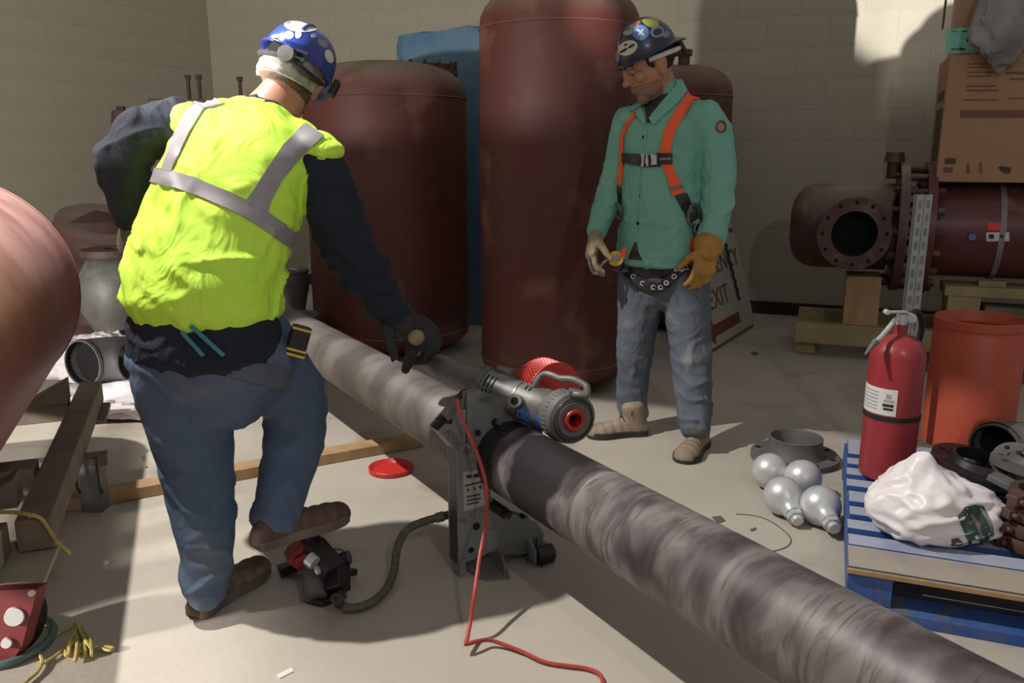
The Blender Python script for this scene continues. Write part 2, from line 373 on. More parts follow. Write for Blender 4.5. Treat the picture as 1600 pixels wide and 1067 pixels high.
# hairline crack ring and chips in the slab: parts of the floor
def flat_patch(pts, th=.0012):
    return MB().prism([G(u, v) for u, v in pts], (0, 0, th))
ck = spline([G(u, v, .001) for u, v in ((1150, 803), (1180, 806), (1205, 815), (1228, 832), (1236, 845), (1228, 855), (1208, 861), (1196, 858))], 5)
part(floor, 'floor_crack', MB().tube(ck, .0022, 5), M['grime'], world=False, label='thin curved crack in the slab')
part(floor, 'floor_stain', flat_patch([(1172, 827), (1181, 824), (1183, 828), (1174, 831)]), M['grime'], world=False)
part(floor, 'floor_stain', flat_patch([(1112, 808), (1126, 806), (1134, 814), (1122, 819)]), M['grime'], world=False)
part(floor, 'floor_stain', flat_patch([(1172, 551), (1180, 549), (1186, 553), (1178, 556)]), M['grime'], world=False)

# ================================================================== vertical and horizontal tanks
def dome(r, h, z0, sg, n=7):
    out = []
    for i in range(n+1):
        a = math.pi/2*i/n; out.append((max(r*math.cos(a)**.62, .002), z0 + sg*h*math.sin(a)))
    return out
def vtank(label, x, y, r, zb, zt, m, hb=.12, ht=.2):
    t = thing('vertical_tank', label, 'tank', (x, y, 0))
    prof = dome(r, hb, zb+hb, -1)[::-1] + dome(r, ht, zt-ht, 1)
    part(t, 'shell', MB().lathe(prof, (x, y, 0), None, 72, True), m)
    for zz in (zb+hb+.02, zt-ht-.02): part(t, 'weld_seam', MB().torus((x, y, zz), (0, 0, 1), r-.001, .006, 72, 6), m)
    for k in range(4):
        a = k*math.pi/2+.6; c = V((x+math.cos(a)*r*.7, y+math.sin(a)*r*.7, 0))
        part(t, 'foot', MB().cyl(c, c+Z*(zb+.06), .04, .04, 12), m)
    return t
tall = vtank('tallest dark red vertical tank, its top above the picture, behind the machine', .245, 4.53, .415, .012, 2.09, M['tank'])
hx = V((.245, 4.53, 0))
short = vtank('wide dusty dark red domed tank with lifting lug between stooping man and tallest tank', -.79, 5.35, .505, .012, 1.80, M['tank'])
def top_fit(t, n, mbx, m=M['darkmaroon']): return part(t, n, mbx, m)
c = P(606, 100, 5.2)
top_fit(short, 'lifting_lug', MB().torus(c+V((0, 0, -.02)), (0, -1, .05), .032, .012, 20, 8).box(c+V((0, 0, -.07)), (.075, .02, .05)))
c = P(567, 108, 5.25)
top_fit(short, 'nozzle', MB().cyl(c-Z*.16, c+Z*.0, .03).cyl(c-Z*.01, c+Z*.045, .042))
c = P(668, 110, 5.42)
mbx = MB().cyl(c-Z*.12, c-Z*.03, .1, .1, 32).cyl(c-Z*.03, c+Z*.0, .19, .19, 36).cyl(c+Z*.0, c+Z*.03, .17, .17, 36)
top_fit(short, 'manway_flange', mbx)
for k in range(12):
    a = k*math.pi/6; q = c+V((math.cos(a)*.175, math.sin(a)*.175, 0)); top_fit(short, 'flange_bolt', MB().cyl(q-Z*.045, q+Z*.05, .012, .012, 6))
third = vtank('small distant dark red tank half hidden behind green shirted man', 1.19, 6.15, .38, .012, 1.86, M['tank'])
top_fit(third, 'nozzle', MB().cyl((1.19, 6.0, 1.75), (1.19, 6.0, 1.95), .04).cyl((1.19, 6.0, 1.91), (1.19, 6.0, 1.95), .055))
# big horizontal tank at the left
ty = math.radians(21); td = V((-math.sin(ty), math.cos(ty), 0)); T0 = V((-1.67, 2, .76))
tend = T0 + td*1.02; tl = thing('horizontal_tank', 'large pinkish red dusty tank lying on its side at the left edge', 'tank', (T0.x, T0.y, 0))
R = frame(td)
prof = dome(.42, .20, 1.9, -1)[::-1]; prof = [(r, z-2.9) for r, z in dome(.42, .2, .3, -1)[::-1]] + dome(.42, .21, .0, 1)
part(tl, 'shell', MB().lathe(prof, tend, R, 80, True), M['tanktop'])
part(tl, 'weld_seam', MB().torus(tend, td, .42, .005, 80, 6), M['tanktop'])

# ================================================================== blue tarp bundle behind the short tank
def draped(cx, cy, wx, wy, h, seed, yaw=0, n=26, amp=.03):
    mb = MB(); rr = []; ca, sa = math.cos(yaw), math.sin(yaw)
    for i in range(n+1):
        t = i/n; ring = []
        if t < .8: z = h*(t/.8); k = 1
        else: z = h + .02*math.sin((t-.8)*15); k = 1-(t-.8)/.2*.98
        for j in range(64):
            a = 2*math.pi*j/64; c_, s_ = math.cos(a), math.sin(a); ex = .35
            x = math.copysign(abs(c_)**ex, c_)*wx/2*k; y = math.copysign(abs(s_)**ex, s_)*wy/2*k
            q = noise.noise(V((a*3+seed, z*1.2, seed)))*amp*1.6 + noise.noise(V((a*9+seed, z*2, seed)))*amp
            zz = z + (noise.noise(V((x*4, y*4, seed)))*.09 if t > .6 else 0)*min(1, (t-.6)/.2 if t > .6 else 0)
            ring.append(V((cx+(x*(1+q))*ca-(y*(1+q))*sa, cy+(x*(1+q))*sa+(y*(1+q))*ca, zz)))
        rr.append(ring)
    return mb.rings(rr, True, True)
single('blue_tarp', draped(-.37, 6.35, .86, .5, 2.1, 3.1, -.36), M['tarp'], 'blue tarp draped over tall goods between the two red tanks', 'tarp', (-.37, 6.35, 0))

# ================================================================== gate valve with threaded rods near the corner
vt = thing('gate_valve_assembly', 'dark valve assembly with upright threaded rods near the room corner', 'valve', (-2.55, 6.2, 0))
part(vt, 'body', MB().lathe([(.001, 0), (.22, 0), (.22, .05), (.12, .1), (.14, .6), (.2, .75), (.14, .95), (.08, 1.1), (.07, 1.4), (.12, 1.42), (.12, 1.46), (.001, 1.46)], (-2.5, 6.2, 0), None, 28), M['rust'])
for u, v0, v1 in ((293, 117, 175), (310, 117, 175), (374, 120, 175)):
    a, b = P(u, v0, 6.2), P(u+4, v1, 6.2)
    part(vt, 'threaded_rod', MB().cyl(a, V((a.x, a.y, b.z-.1)), .014, .014, 8).cyl(a-Z*.03, a-Z*.0, .022, .022, 6), M['rust'])
a, b = P(238, 162, 6.2), P(385, 165, 6.2)
part(vt, 'yoke', MB().beam(a, b, .14, .07).beam(a-Z*.25, b-Z*.25, .14, .07), M['rust'])
part(vt, 'handwheel', MB().torus(P(280, 190, 6.1), (0, 0, 1), .2, .016, 32, 8).beam(P(280, 190, 6.1)-V((.2, 0, 0)), P(280, 190, 6.1)+V((.2, 0, 0)), .03, .02), M['rust'])
c = P(190, 182, 6.0)
vb = thing('hydrant_head', 'small dark brown pipe head showing above the stooping mans raised elbow', 'valve', (c.x, c.y, 0))
part(vb, 'stem', MB().cyl((c.x, c.y, 0), c-Z*.03, .05, .05, 16), M['rust'])
part(vb, 'cap', MB().cyl(c-Z*.05, c+Z*.04, .075, .06, 10).cyl(c+Z*.04, c+Z*.07, .03, .03, 6), M['rust'])

# ================================================================== dark red spool assembly, right background
def cylpart(t, n, a, b, r, m, **k): return part(t, n, MB().cyl(a, b, r, r, 56), m, **k)
SA = P(1515, 353, 5.05); SC = V((SA.x, SA.y, .80))                     # a point on the spool axis
ax0 = ax_b
sp = thing('flanged_pipe_spool', 'maroon flanged pipe spool resting on timbers under the cardboard boxes', 'pipe', (SC.x, SC.y, 0))
def onaxis(u, off=0): 
    # point of the axis seen at column u
    r = ray(u, 353); k = (SC.x*r.y-SC.y*r.x)/(r.x*ax0.y-r.y*ax0.x) if True else 0
    return SC + ax0*k
RS = .285
f1, f2 = onaxis(1444), onaxis(1404)
part(sp, 'shell', MB().cyl(f1, f1+ax0*1.9, RS, RS, 64), M['maroon'])
part(sp, 'flange', MB().ring_plate(f1, ax0, .26, .40, .05, 64), M['maroon'])
part(sp, 'raised_face', MB().ring_plate(f1-ax0*.04, ax0, .2, .32, .03, 48), M['black'])
bt = MB()
def bolts(mbx, c, axis, rad, n, L, r=.017, ph=0):
    Q = frame(axis)
    for k in range(n):
        a = 2*math.pi*k/n+ph; q = c + Q @ V((math.cos(a)*rad, math.sin(a)*rad, 0)); mbx.cyl(q-axis*L/2, q+axis*L/2, r, r, 6)
    return mbx
for k in range(18):
    a = 2*math.pi*k/18; q = f1 + frame(ax0) @ V((math.cos(a)*.36, math.sin(a)*.36, 0))
    part(sp, 'flange_bolt', MB().cyl(q-ax0*.17, q+ax0*.055, .02, .02, 8).cyl(q+ax0*.03, q+ax0*.065, .027, .027, 6), M['darkmaroon'] if k % 2 else M['rust'])
strp = MB(); c = f1 + ax0*.38
strp.ring_plate(c, ax0, RS, RS+.006, .03, 60); part(sp, 'strap', strp, M['plastic'], label='greyish plastic strap')
fr = frame(ax0)
def on_spool(u, v, out=.0):
    d = ray(u, v); best = None
    # ray / cylinder
    o = CC - SC; dd = d - ax0*d.dot(ax0); oo = o - ax0*o.dot(ax0); A = dd.dot(dd); B = 2*dd.dot(oo); C_ = oo.dot(oo)-(RS+out)**2
    k = (-B-math.sqrt(max(B*B-4*A*C_, 0)))/(2*A); return CC + d*k
def spool_patch(u0, v0, u1, v1, out=.004):
    g = MB(); top = []; bot = []
    rr = []
    for i in range(5):
        v = v0+(v1-v0)*i/4; rr.append([on_spool(u0, v, out), on_spool(u1, v, out), on_spool(u1, v, .0), on_spool(u0, v, .0)])
    return g.rings(rr, True, True)
part(sp, 'red_tag', spool_patch(1543, 348, 1574, 360), M['redtag'], label='small bright red tag')
part(sp, 'white_tag', spool_patch(1541, 363, 1577, 377), M['paper'], label='white tag with dark marks')
part(sp, 'tag_marks', MB().box((0,0,0),(0,0,0)) if False else spool_patch(1545, 366, 1553, 373, .006), M['ink'])
part(sp, 'tag_marks', spool_patch(1562, 367, 1568, 372, .006), M['ink'])
q = on_spool(1518, 371); part(sp, 'blue_cap', MB().cyl(q, q-ax_a*.03+Z*.005, .02, .02, 16), M['bluedot'])
# strainer body with open flanged side outlet
st = thing('flanged_tee', 'dusty brown red tee with a dark open flanged outlet, left of pipe spool', 'pipe', (f2.x, f2.y, 0))
g0 = onaxis(1250)
prof = [(.001, 0)] + [(.265*math.sin(math.pi/2*i/8)**.6, .16*(1-math.cos(math.pi/2*i/8))) for i in range(1, 9)] + [(.265, (f2-g0).length)]
part(st, 'shell', MB().lathe(prof, g0-ax0*.06, frame(ax0), 56, True), M['darkmaroon'])
part(st, 'flange', MB().ring_plate(f2, ax0, .2, .39, .05, 64), M['darkmaroon'])
for k in range(16):
    a = 2*math.pi*k/16; q = f2 + frame(ax0) @ V((math.cos(a)*.35, math.sin(a)*.35, 0)); part(st, 'flange_bolt', MB().cyl(q-ax0*.065, q+ax0*.065, .018, .018, 6), M['rust'])
oc = P(1334, 365, 4.86); od = (V((-.10, -.98, .02))).normalized(); inner = oc - od*.35
part(st, 'outlet_neck', MB().lathe([(.135, 0), (.135, .33)], oc-od*.33, frame(od), 40), M['darkmaroon'])
part(st, 'outlet_flange', MB().ring_plate(oc, od, .132, .212, .03, 48), M['darkmaroon'])
part(st, 'outlet_bore', MB().lathe([(.001, -.12), (.131, -.12), (.131, .014)], oc, frame(od), 36), M['hole'])
ob_ = MB()
for k in range(12):
    a = 2*math.pi*k/12; q = oc + frame(od) @ V((math.cos(a)*.182, math.sin(a)*.182, 0)); part(st, 'bolt_hole', MB().cyl(q+od*.0155, q+od*.0165, .012, .012, 12), M['hole'])
part(st, 'lifting_cap', MB().cyl(f2+Z*.40-ax0*.06, f2+Z*.46-ax0*.06, .06, .05, 16).cyl(f2+Z*.3-ax0*.06, f2+Z*.42-ax0*.06, .04, .04, 12), M['darkmaroon'])

# timbers below
def timber(label, name, a, b, wd, ht, m=M['palewood'], up=(0, 0, 1), group=None):
    a, b = V(a), V(b); c = (a+b)/2; loc = (c.x, c.y, 0)
    return single(name, MB().beam(a, b, wd, ht, up), m, label, 'timber', loc, group, smooth=False, bev=.004)
p1_, p2_ = P(1244, 494, 5.75), None
def axpt(u, v, off):    # point on a vertical plane parallel to the back wall
    return PL(u, v, SC - ax_a*off, ax_a)
a = axpt(1244, 494, .25); zc = a.z
L0 = a.copy(); L1 = L0 + ax_b*2.6
L0.z = L1.z = .15
timber('long pale timber skid lying lowest under maroon pipe', 'timber_skid', L0, L1, .09, .13)
timber('second timber skid behind the long front skid under maroon pipe', 'timber_skid', L0+ax_a*.5, L1+ax_a*.5, .09, .13)
for u in (1262, 1420, 1585):
    q = axpt(u, 500, .0); q = V((q.x, q.y, .0425)); timber({1262: 'low cross timber under the left end of the skids', 1420: 'low cross timber under the middle of the skids', 1585: 'low cross timber under the skids at the right'}[u], 'cross_timber', q-ax_a*.22, q+ax_a*.5, .12, .083)
for u0, u1, lb in ((1321, 1376, 'pale timber block below the flanged tee outlet'), (1482, 1534, 'knotty timber block under the short plank below the maroon pipe')):
    q0, q1 = axpt(u0, 450, .25), axpt(u1, 450, .25)
    zt = .52 if u0 < 1400 else .43
    for_ = MB().beam(V((q0.x, q0.y, (zt+.216)/2)), V((q1.x, q1.y, (zt+.216)/2)), .3, zt-.216)
    c = (q0+q1)/2
    single('timber_block', MB().beam(V((q0.x, q0.y, (zt+.216)/2))+ax_a*.1, V((q1.x, q1.y, (zt+.216)/2))+ax_a*.1, .26, zt-.216), M['wood'] if u0 < 1400 else M['palewood'], lb, 'timber', (c.x, c.y, 0), smooth=False, bev=.004)
q0 = axpt(1478, 431, .25); q0.z = .46; timber('short horizontal plank on the knotty block below the maroon pipe', 'short_plank', q0+ax_a*.1, q0+ax_b*.9+ax_a*.1, .26, .058)
q1 = axpt(1575, 460, .25); q1.z = .32; timber('lower rough timber between the short plank and long skid', 'short_plank', axpt(1536, 470, .2)*1+ (V((0,0,.33))-V((0,0,axpt(1536, 470, .2).z))), q1+ax_b*.5+ax_a*.05, .2, .1, M['oldwood'])
q2 = axpt(1533, 421, .26); q3 = axpt(1577, 421, .26); q2.z = q3.z = .505
timber('small yellow wedge between plank and maroon pipe', 'wedge', q2+ax_a*.06, q3+ax_a*.06, .06, .034)

# ================================================================== cardboard boxes on the spool
BZ = SC.z + RS + .005
b0 = PL(1463, 275, SC-ax_a*.24, ax_a)
def cbox(label, o, wb, wa, z0, h, bev=.006):
    c = o + ax_b*wb/2 + ax_a*wa/2
    t = thing('cardboard_box', label, 'box', (c.x, c.y, z0)); R = frame(Z, ax_b)
    part(t, 'carton', MB().box((c.x, c.y, z0+h/2), (wb, wa, h), R), M['cardb'], smooth=False, bev=bev)
    return t, c
o1 = V((b0.x, b0.y, 0)); BH1 = P(1476, 86, b0.y).z - BZ
bx1, c1 = cbox('large brown cardboard carton with faint printing on the maroon pipe', o1, 1.0, .5, BZ, BH1)
def facep(u, v): return PL(u, v, o1, ax_a)
def mark(t, pts, m, n='printed_mark', off=.0015):
    part(t, n, MB().prism([PL(u, v, o1, ax_a)-ax_a*off for u, v in pts], ax_a*off), m, smooth=False)
def rect(u0, v0, u1, v1): return [(u0, v0), (u1, v0), (u1, v1), (u0, v1)]
for r_, m in ((rect(1512, 99, 1560, 101), 'cardp'), (rect(1512, 104, 1556, 106), 'cardp'), (rect(1512, 112, 1560, 114), 'cardp'), (rect(1511, 118, 1548, 120), 'cardp'), (rect(1510, 133, 1556, 136), 'cardp'), (rect(1510, 140, 1560, 143), 'cardp'), (rect(1572, 112, 1600, 116), 'cardp'), (rect(1578, 122, 1600, 125), 'cardp'),
              (rect(1504, 155, 1560, 157), 'cardp'), (rect(1576, 153, 1600, 155), 'cardp'), (rect(1500, 172, 1600, 184), 'cardp'), (rect(1476, 247, 1493, 256), 'cardd'), (rect(1474, 261, 1489, 270), 'cardp'), (rect(1510, 256, 1515, 272), 'cardp'), (rect(1530, 254, 1534, 270), 'cardp'),
              ([(1559, 261), (1566, 259), (1580, 262), (1579, 270), (1572, 272), (1563, 267)], 'cardd')):
    mark(bx1, r_, M[m])
sidep = MB()
for k, (z_, h_) in enumerate(((.12, .3), (.47, .05))):
    s0 = o1 + ax_a*.06 - ax_b*.001; sidep.beam(s0+Z*(BZ+z_+h_/2), s0+ax_a*.3+Z*(BZ+z_+h_/2), .004, h_)
part(bx1, 'side_panel_tape', sidep, M['cardd'], smooth=False)
o2 = o1 + ax_a*.0 + ax_b*.02
bx2, c2 = cbox('upper cardboard carton with mint green sticker, stacked on the large printed carton', V((o1.x, o1.y, 0))+ax_b*.035+ax_a*.03, .95, .44, BZ+BH1+.002, .5)
o1u = o1 + ax_a*.03
part(bx2, 'green_sticker', MB().prism([PL(u, v, o1u, ax_a)-ax_a*.002 for u, v in ((1478, 46), (1523, 42), (1522, 82), (1477, 84))], ax_a*.0015), M['green'], smooth=False, label='mint green shipping sticker')
for r_ in (rect(1487, 48, 1496, 50), rect(1502, 48, 1511, 50), rect(1486, 75, 1508, 79), rect(1510, 60, 1516, 66)):
    part(bx2, 'sticker_print', MB().prism([PL(u, v, o1u, ax_a)-ax_a*.003 for u, v in r_], ax_a*.001), M['baggreen'], smooth=False)
part(bx2, 'flap_seam', MB().prism([PL(u, v, o1u, ax_a)-ax_a*.002 for u, v in ((1476, 0), (1480, 0), (1474, 46), (1471, 46))], ax_a*.0015), M['cardd'], smooth=False)
# crumpled plastic sheet hanging on the upper box
def crumple(c, sx, sy, sz, seed, n=34, m=22, amp=.25, fz=3.5, flat=True):
    mb = MB(); rr = []
    for i in range(m+1):
        a = math.pi*(i+.02)/(m+.04)-math.pi/2; ring = []
        for j in range(n):
            b = 2*math.pi*j/n; d = V((math.cos(a)*math.cos(b), math.cos(a)*math.sin(b), math.sin(a)))
            k = 1 + amp*noise.noise(d*fz*.5+V((seed, 0, 0))) + amp*.6*(1-2*abs(noise.noise(d*fz+V((0, seed, 0))))) - amp*.3 + amp*.25*noise.noise(d*fz*3)
            p = V((d.x*sx*k, d.y*sy*k, d.z*sz*k))
            if flat: p.z = max(p.z, -sz*.45)
            ring.append(V(c)+p)
        rr.append(ring)
    return mb.rings(rr, True, True)
c = PL(1566, 32, o1 - ax_a*.07, ax_a)
single('plastic_sheet', crumple(c, .17, .07, .24, 2.2, 60, 44, .22, 2.4, False), M['plastic'], 'crumpled translucent grey plastic sheet bunched against the upper carton', 'plastic sheet', (c.x, c.y, c.z-.15))

# ================================================================== EXIT sign leaning behind the green shirted man
sa = G(1105, 561); sb = G(1181, 512); sx = (sb-sa).normalized(); sn = V((sx.y, -sx.x, 0))
su = (Z*math.cos(math.radians(16)) - sn*math.sin(math.radians(16))).normalized(); sn2 = sx.cross(su)
if sn2.dot(CC-sa) < 0: sn2 = -sn2
sg = thing('exit_sign', 'white emergency exit sign with dark red arrow leaning behind the green shirted man', 'sign', tuple(sb - sx*.5))
W_, H_ = 1.25, .80
def sgp(x, y, o=0): return sb + sx*(x) + su*(y) + sn2*o     # x negative leftwards from the right lower corner
part(sg, 'board', MB().prism([sgp(-W_, 0), sgp(-.05, 0), sgp(0, .05), sgp(0, H_-.05), sgp(-.05, H_), sgp(-W_, H_)], -sn2*.012), M['sign'], smooth=False)
part(sg, 'border', MB().prism([sgp(-W_, .018, .001), sgp(-.05, .018, .001), sgp(-.05, .038, .001), sgp(-W_, .038, .001)], sn2*.001), M['signink'], smooth=False)
part(sg, 'border', MB().prism([sgp(-W_, H_-.075, .001), sgp(-.03, H_-.075, .001), sgp(-.03, H_-.045, .001), sgp(-W_, H_-.045, .001)], sn2*.001), M['signink'], smooth=False)
part(sg, 'lettering', text_mb('EXIT', sgp(-.66, .27, .0015), sx*1.15, su, .135), M['signink'], smooth=False, label='brown EXIT lettering')
part(sg, 'lettering', text_mb('EMERGENCY', sgp(-.64, .49, .0015), sx*1.12, su, .13), M['signink'], smooth=False, label='brown EMERGENCY lettering')
ar = [(-1.04, .14), (-.90, .235), (-.88, .175), (-.32, .175), (-.32, .10), (-.88, .10), (-.90, .05)]
part(sg, 'arrow', MB().prism([sgp(x, y, .001) for x, y in ar], sn2*.001), M['signred'], smooth=False, label='dark red arrow pointing left')
pth = [sgp(-.31+.012*math.sin(k*1.9)+.0015*k, .66-.0195*k, .014) for k in range(22)]
single('dark_cord', MB().tube(pth, .009, 6), M['ink'], 'dark frayed cord hanging down the face of the exit sign', 'cord', tuple(sgp(-.31, .66, .014)))
# ================================================================== long steel pipe
PY = math.radians(31.68); pd = V((-math.sin(PY), math.cos(PY), 0)); pe = V((pd.y, -pd.x, 0))   # pd away, pe to the right
PR = .11; PA = V((-.029, 2.40, .35))
def pipe_mat():
    m = bpy.data.materials.new('dusty_lacquered_pipe'); m.use_nodes = True; N = m.node_tree.nodes; L = m.node_tree.links; b = N['Principled BSDF']
    b.inputs['Roughness'].default_value = .5; b.inputs['Metallic'].default_value = .1
    tc = N.new('ShaderNodeTexCoord'); sx_ = N.new('ShaderNodeSeparateXYZ'); L.new(tc.outputs['Object'], sx_.inputs[0])
    def noise_(sc, st, det=6, dist=0):
        mp = N.new('ShaderNodeMapping'); mp.inputs['Scale'].default_value = st; L.new(tc.outputs['Object'], mp.inputs[0])
        n = N.new('ShaderNodeTexNoise'); n.inputs['Scale'].default_value = sc; n.inputs['Detail'].default_value = det; n.inputs['Distortion'].default_value = dist; L.new(mp.outputs[0], n.inputs['Vector']); return n.outputs['Fac']
    def ramp(fac, pts):
        r = N.new('ShaderNodeValToRGB'); e = r.color_ramp.elements
        while len(e) < len(pts): e.new(.5)
        for k, (p, c) in enumerate(pts): e[k].position = p; e[k].color = (*srgb(c), 1) if len(c) == 3 else c
        L.new(fac, r.inputs[0]); return r.outputs[0]
    def math_(op, a, b_=None):
        n = N.new('ShaderNodeMath'); n.operation = op
        for i, x in enumerate((a, b_)):
            if x is None: continue
            if isinstance(x, (int, float)): n.inputs[i].default_value = x
            else: L.new(x, n.inputs[i])
        return n.outputs[0]
    def mix(f, a, c):
        n = N.new('ShaderNodeMix'); n.data_type = 'RGBA'; L.new(f, n.inputs['Factor'])
        for s_, x in (('A', a), ('B', c)):
            if isinstance(x, tuple): n.inputs[s_].default_value = (*srgb(x), 1)
            else: L.new(x, n.inputs[s_])
        return n.outputs['Result']
    n1 = noise_(5, (1, 1, 2.2), 9, .6)         # blotches
    dust = ramp(n1, [(.36, (58, 52, 54)), (.46, (92, 86, 86)), (.56, (126, 121, 119)), (.7, (146, 141, 138))])
    n2 = noise_(9, (1, 1, 7), 8, 1.0)
    dust = mix(ramp(n2, [(.52, (0, 0, 0, 1)), (.66, (.75, .75, .75, 1))]), dust, (72, 64, 66))
    # far side of the cut is evenly dusty, near side gets browner and darker
    farc = mix(ramp(noise_(4, (1, 1, 1.6), 7), [(.4, (0, 0, 0, 1)), (.6, (1, 1, 1, 1))]), (88, 82, 78), (122, 116, 111))
    wob = math_('MULTIPLY', math_('SUBTRACT', noise_(7, (1, 1, .4), 5), .5), .16)
    z = math_('ADD', sx_.outputs[2], wob)      # z = metres towards the camera from the cut
    near = mix(ramp(math_('MULTIPLY', math_('SUBTRACT', z, .5), .9), [(0, (0, 0, 0, 1)), (1, (.6, .6, .6, 1))]), dust, (70, 58, 60))
    side = ramp(math_('ADD', math_('MULTIPLY', z, 10), 0), [(0, (0, 0, 0, 1)), (.02, (1, 1, 1, 1))])
    base = mix(side, farc, near)
    band = ramp(z, [(.0, (0, 0, 0, 1)), (.01, (1, 1, 1, 1)), (.10, (1, 1, 1, 1)), (.115, (.0, .0, .0, 1)), (.185, (0, 0, 0, 1)), (.20, (1, 1, 1, 1)), (.40, (1, 1, 1, 1)), (.43, (0, 0, 0, 1))])
    L.new(mix(band, base, (38, 36, 38)), b.inputs['Base Color'])
    bp = N.new('ShaderNodeBump'); bp.inputs['Strength'].default_value = .15; bp.inputs['Distance'].default_value = .003; L.new(n2, bp.inputs['Height']); L.new(bp.outputs[0], b.inputs['Normal'])
    return m
pm = MB(); n = 72
pm.lathe([(PR-.008, -2.9), (PR, -2.9), (PR, -.012), (PR-.004, -.006), (PR-.004, .006), (PR, .012), (PR, 2.0), (PR-.008, 2.0), (PR-.008, -2.9)], (0, 0, 0), None, n)
po = link(pm.mesh('steel_pipe'), 'steel_pipe', pipe_mat(), None)
po.matrix_world = Matrix.Translation(PA) @ frame(-pd, pe).to_4x4()
po['label'] = 'long grey dust streaked steel pipe running diagonally across the floor'; po['category'] = 'pipe'
sup = thing('pipe_cradle', 'timber cradle under the far end of long pipe behind stooping man', 'pipe stand', tuple((PA+pd*2.5).xy)+(0,))
cc = PA+pd*2.5
part(sup, 'block', MB().beam(V((cc.x, cc.y, .11))-pe*.2, V((cc.x, cc.y, .11))+pe*.2, .12, .22), M['oldwood'], smooth=False)
part(sup, 'block', MB().prism([V((cc.x, cc.y, .22))-pe*.17, V((cc.x, cc.y, .22))-pe*.06, V((cc.x, cc.y, .30))-pe*.13], pd*.1), M['oldwood'], smooth=False)
part(sup, 'block', MB().prism([V((cc.x, cc.y, .22))+pe*.17, V((cc.x, cc.y, .22))+pe*.06, V((cc.x, cc.y, .30))+pe*.13], pd*.1), M['oldwood'], smooth=False)

# ================================================================== cutter stand
FP = PA - pd*.035
def fp(u, v, off=0): return PL(u, v, FP, pd) + pd*off
cs = thing('cutter_stand', 'grey steel plate stand clamping the long pipe under the cutting machine', 'machine stand', (FP.x, FP.y, 0))
outl = [(686, 674), (700, 657), (714, 641), (728, 640), (728, 692), (745, 703), (764, 699), (786, 676), (806, 664), (800, 676), (782, 700), (770, 725), (765, 750), (767, 775), (780, 795), (808, 806), (838, 815), (850, 833), (846, 858), (812, 868), (768, 862), (717, 884), (714, 706)]
part(cs, 'front_plate', MB().prism([fp(u, v) for u, v in outl], pd*.008), M['greyp'], smooth=False, bev=.001)
back = [(u, v) for u, v in outl]
part(cs, 'rear_plate', MB().prism([fp(u, v, .055) for u, v in back], pd*.008), M['greyp'], smooth=False)
part(cs, 'side_web', MB().prism([fp(u, v, .008) for u, v in ((686, 674), (714, 706), (717, 884), (721, 883), (718, 705), (690, 673))], pd*.047), M['black'], smooth=False)
part(cs, 'pivot_arm', MB().prism([fp(u, v, .014) for u, v in ((733, 652), (735, 617), (752, 612), (790, 626), (822, 655), (838, 674), (837, 686), (812, 672), (790, 692), (764, 712), (745, 712), (733, 700))], pd*.012), M['greyp'], smooth=False, bev=.001)
part(cs, 'pivot_arm', MB().prism([fp(u, v, .036) for u, v in ((733, 652), (735, 617), (752, 612), (790, 626), (822, 655), (838, 674), (837, 686), (812, 672), (790, 692), (764, 712), (745, 712), (733, 700))], pd*.01), M['greyp'], smooth=False)
part(cs, 'latch_block', MB().prism([fp(u, v, -.012) for u, v in ((692, 648), (702, 633), (710, 637), (706, 652), (697, 656))], pd*.03), M['steel'], smooth=False, bev=.002)
part(cs, 'latch_foot', MB().prism([fp(u, v, -.006) for u, v in ((684, 656), (697, 656), (706, 652), (705, 662), (690, 660))], pd*.03), M['black'], smooth=False)
for u, v, r in ((776, 661, .011), (750, 678, .009), (753, 703, .012), (744, 822, .012), (736, 859, .009), (797, 802, .007), (817, 807, .008)):
    c = fp(u, v, .012 if v < 700 else 0); part(cs, 'bolt', MB().cyl(c-pd*.003, c+pd*.01, r, r, 12), M['hole'])
c = fp(778, 660, -.0); part(cs, 'clevis_pin', MB().cyl(c-pd*.012, c+pd*.03, .006, .006, 10), M['steel'])
part(cs, 'plate_sticker', MB().prism([fp(u, v, -.001) for u, v in ((723, 738), (754, 733), (758, 789), (725, 799))], pd*.001), M['labelg'], smooth=False, label='pale grey warning sticker')
for q in (((728, 742), (736, 741), (737, 746), (729, 747)), ((739, 741), (747, 739), (748, 745), (740, 746)), ((726, 758), (754, 751), (754, 753), (726, 760)), ((729, 764), (733, 763), (731, 768)), ((738, 762), (742, 761), (743, 766)), ((747, 760), (752, 758), (751, 764)), ((729, 775), (750, 771), (750, 773), (729, 777)), ((729, 781), (751, 777), (751, 779), (729, 783)), ((729, 787), (748, 783), (748, 785), (729, 789))):
    part(cs, 'sticker_print', MB().prism([fp(u, v, -.0022) for u, v in q], pd*.001), M['rubber'], smooth=False)
tx = (fp(716, 700)-fp(692, 668)).normalized(); ty_ = -pd.cross(tx); ty_ = ty_ if ty_.z > 0 else -ty_
part(cs, 'lettering', text_mb('ANVIL', fp(706, 690, -.0012)+ty_*.0, tx*1.0, ty_, .021, .0004), M['grime'], smooth=False, label='marker lettering reading ANVIL')
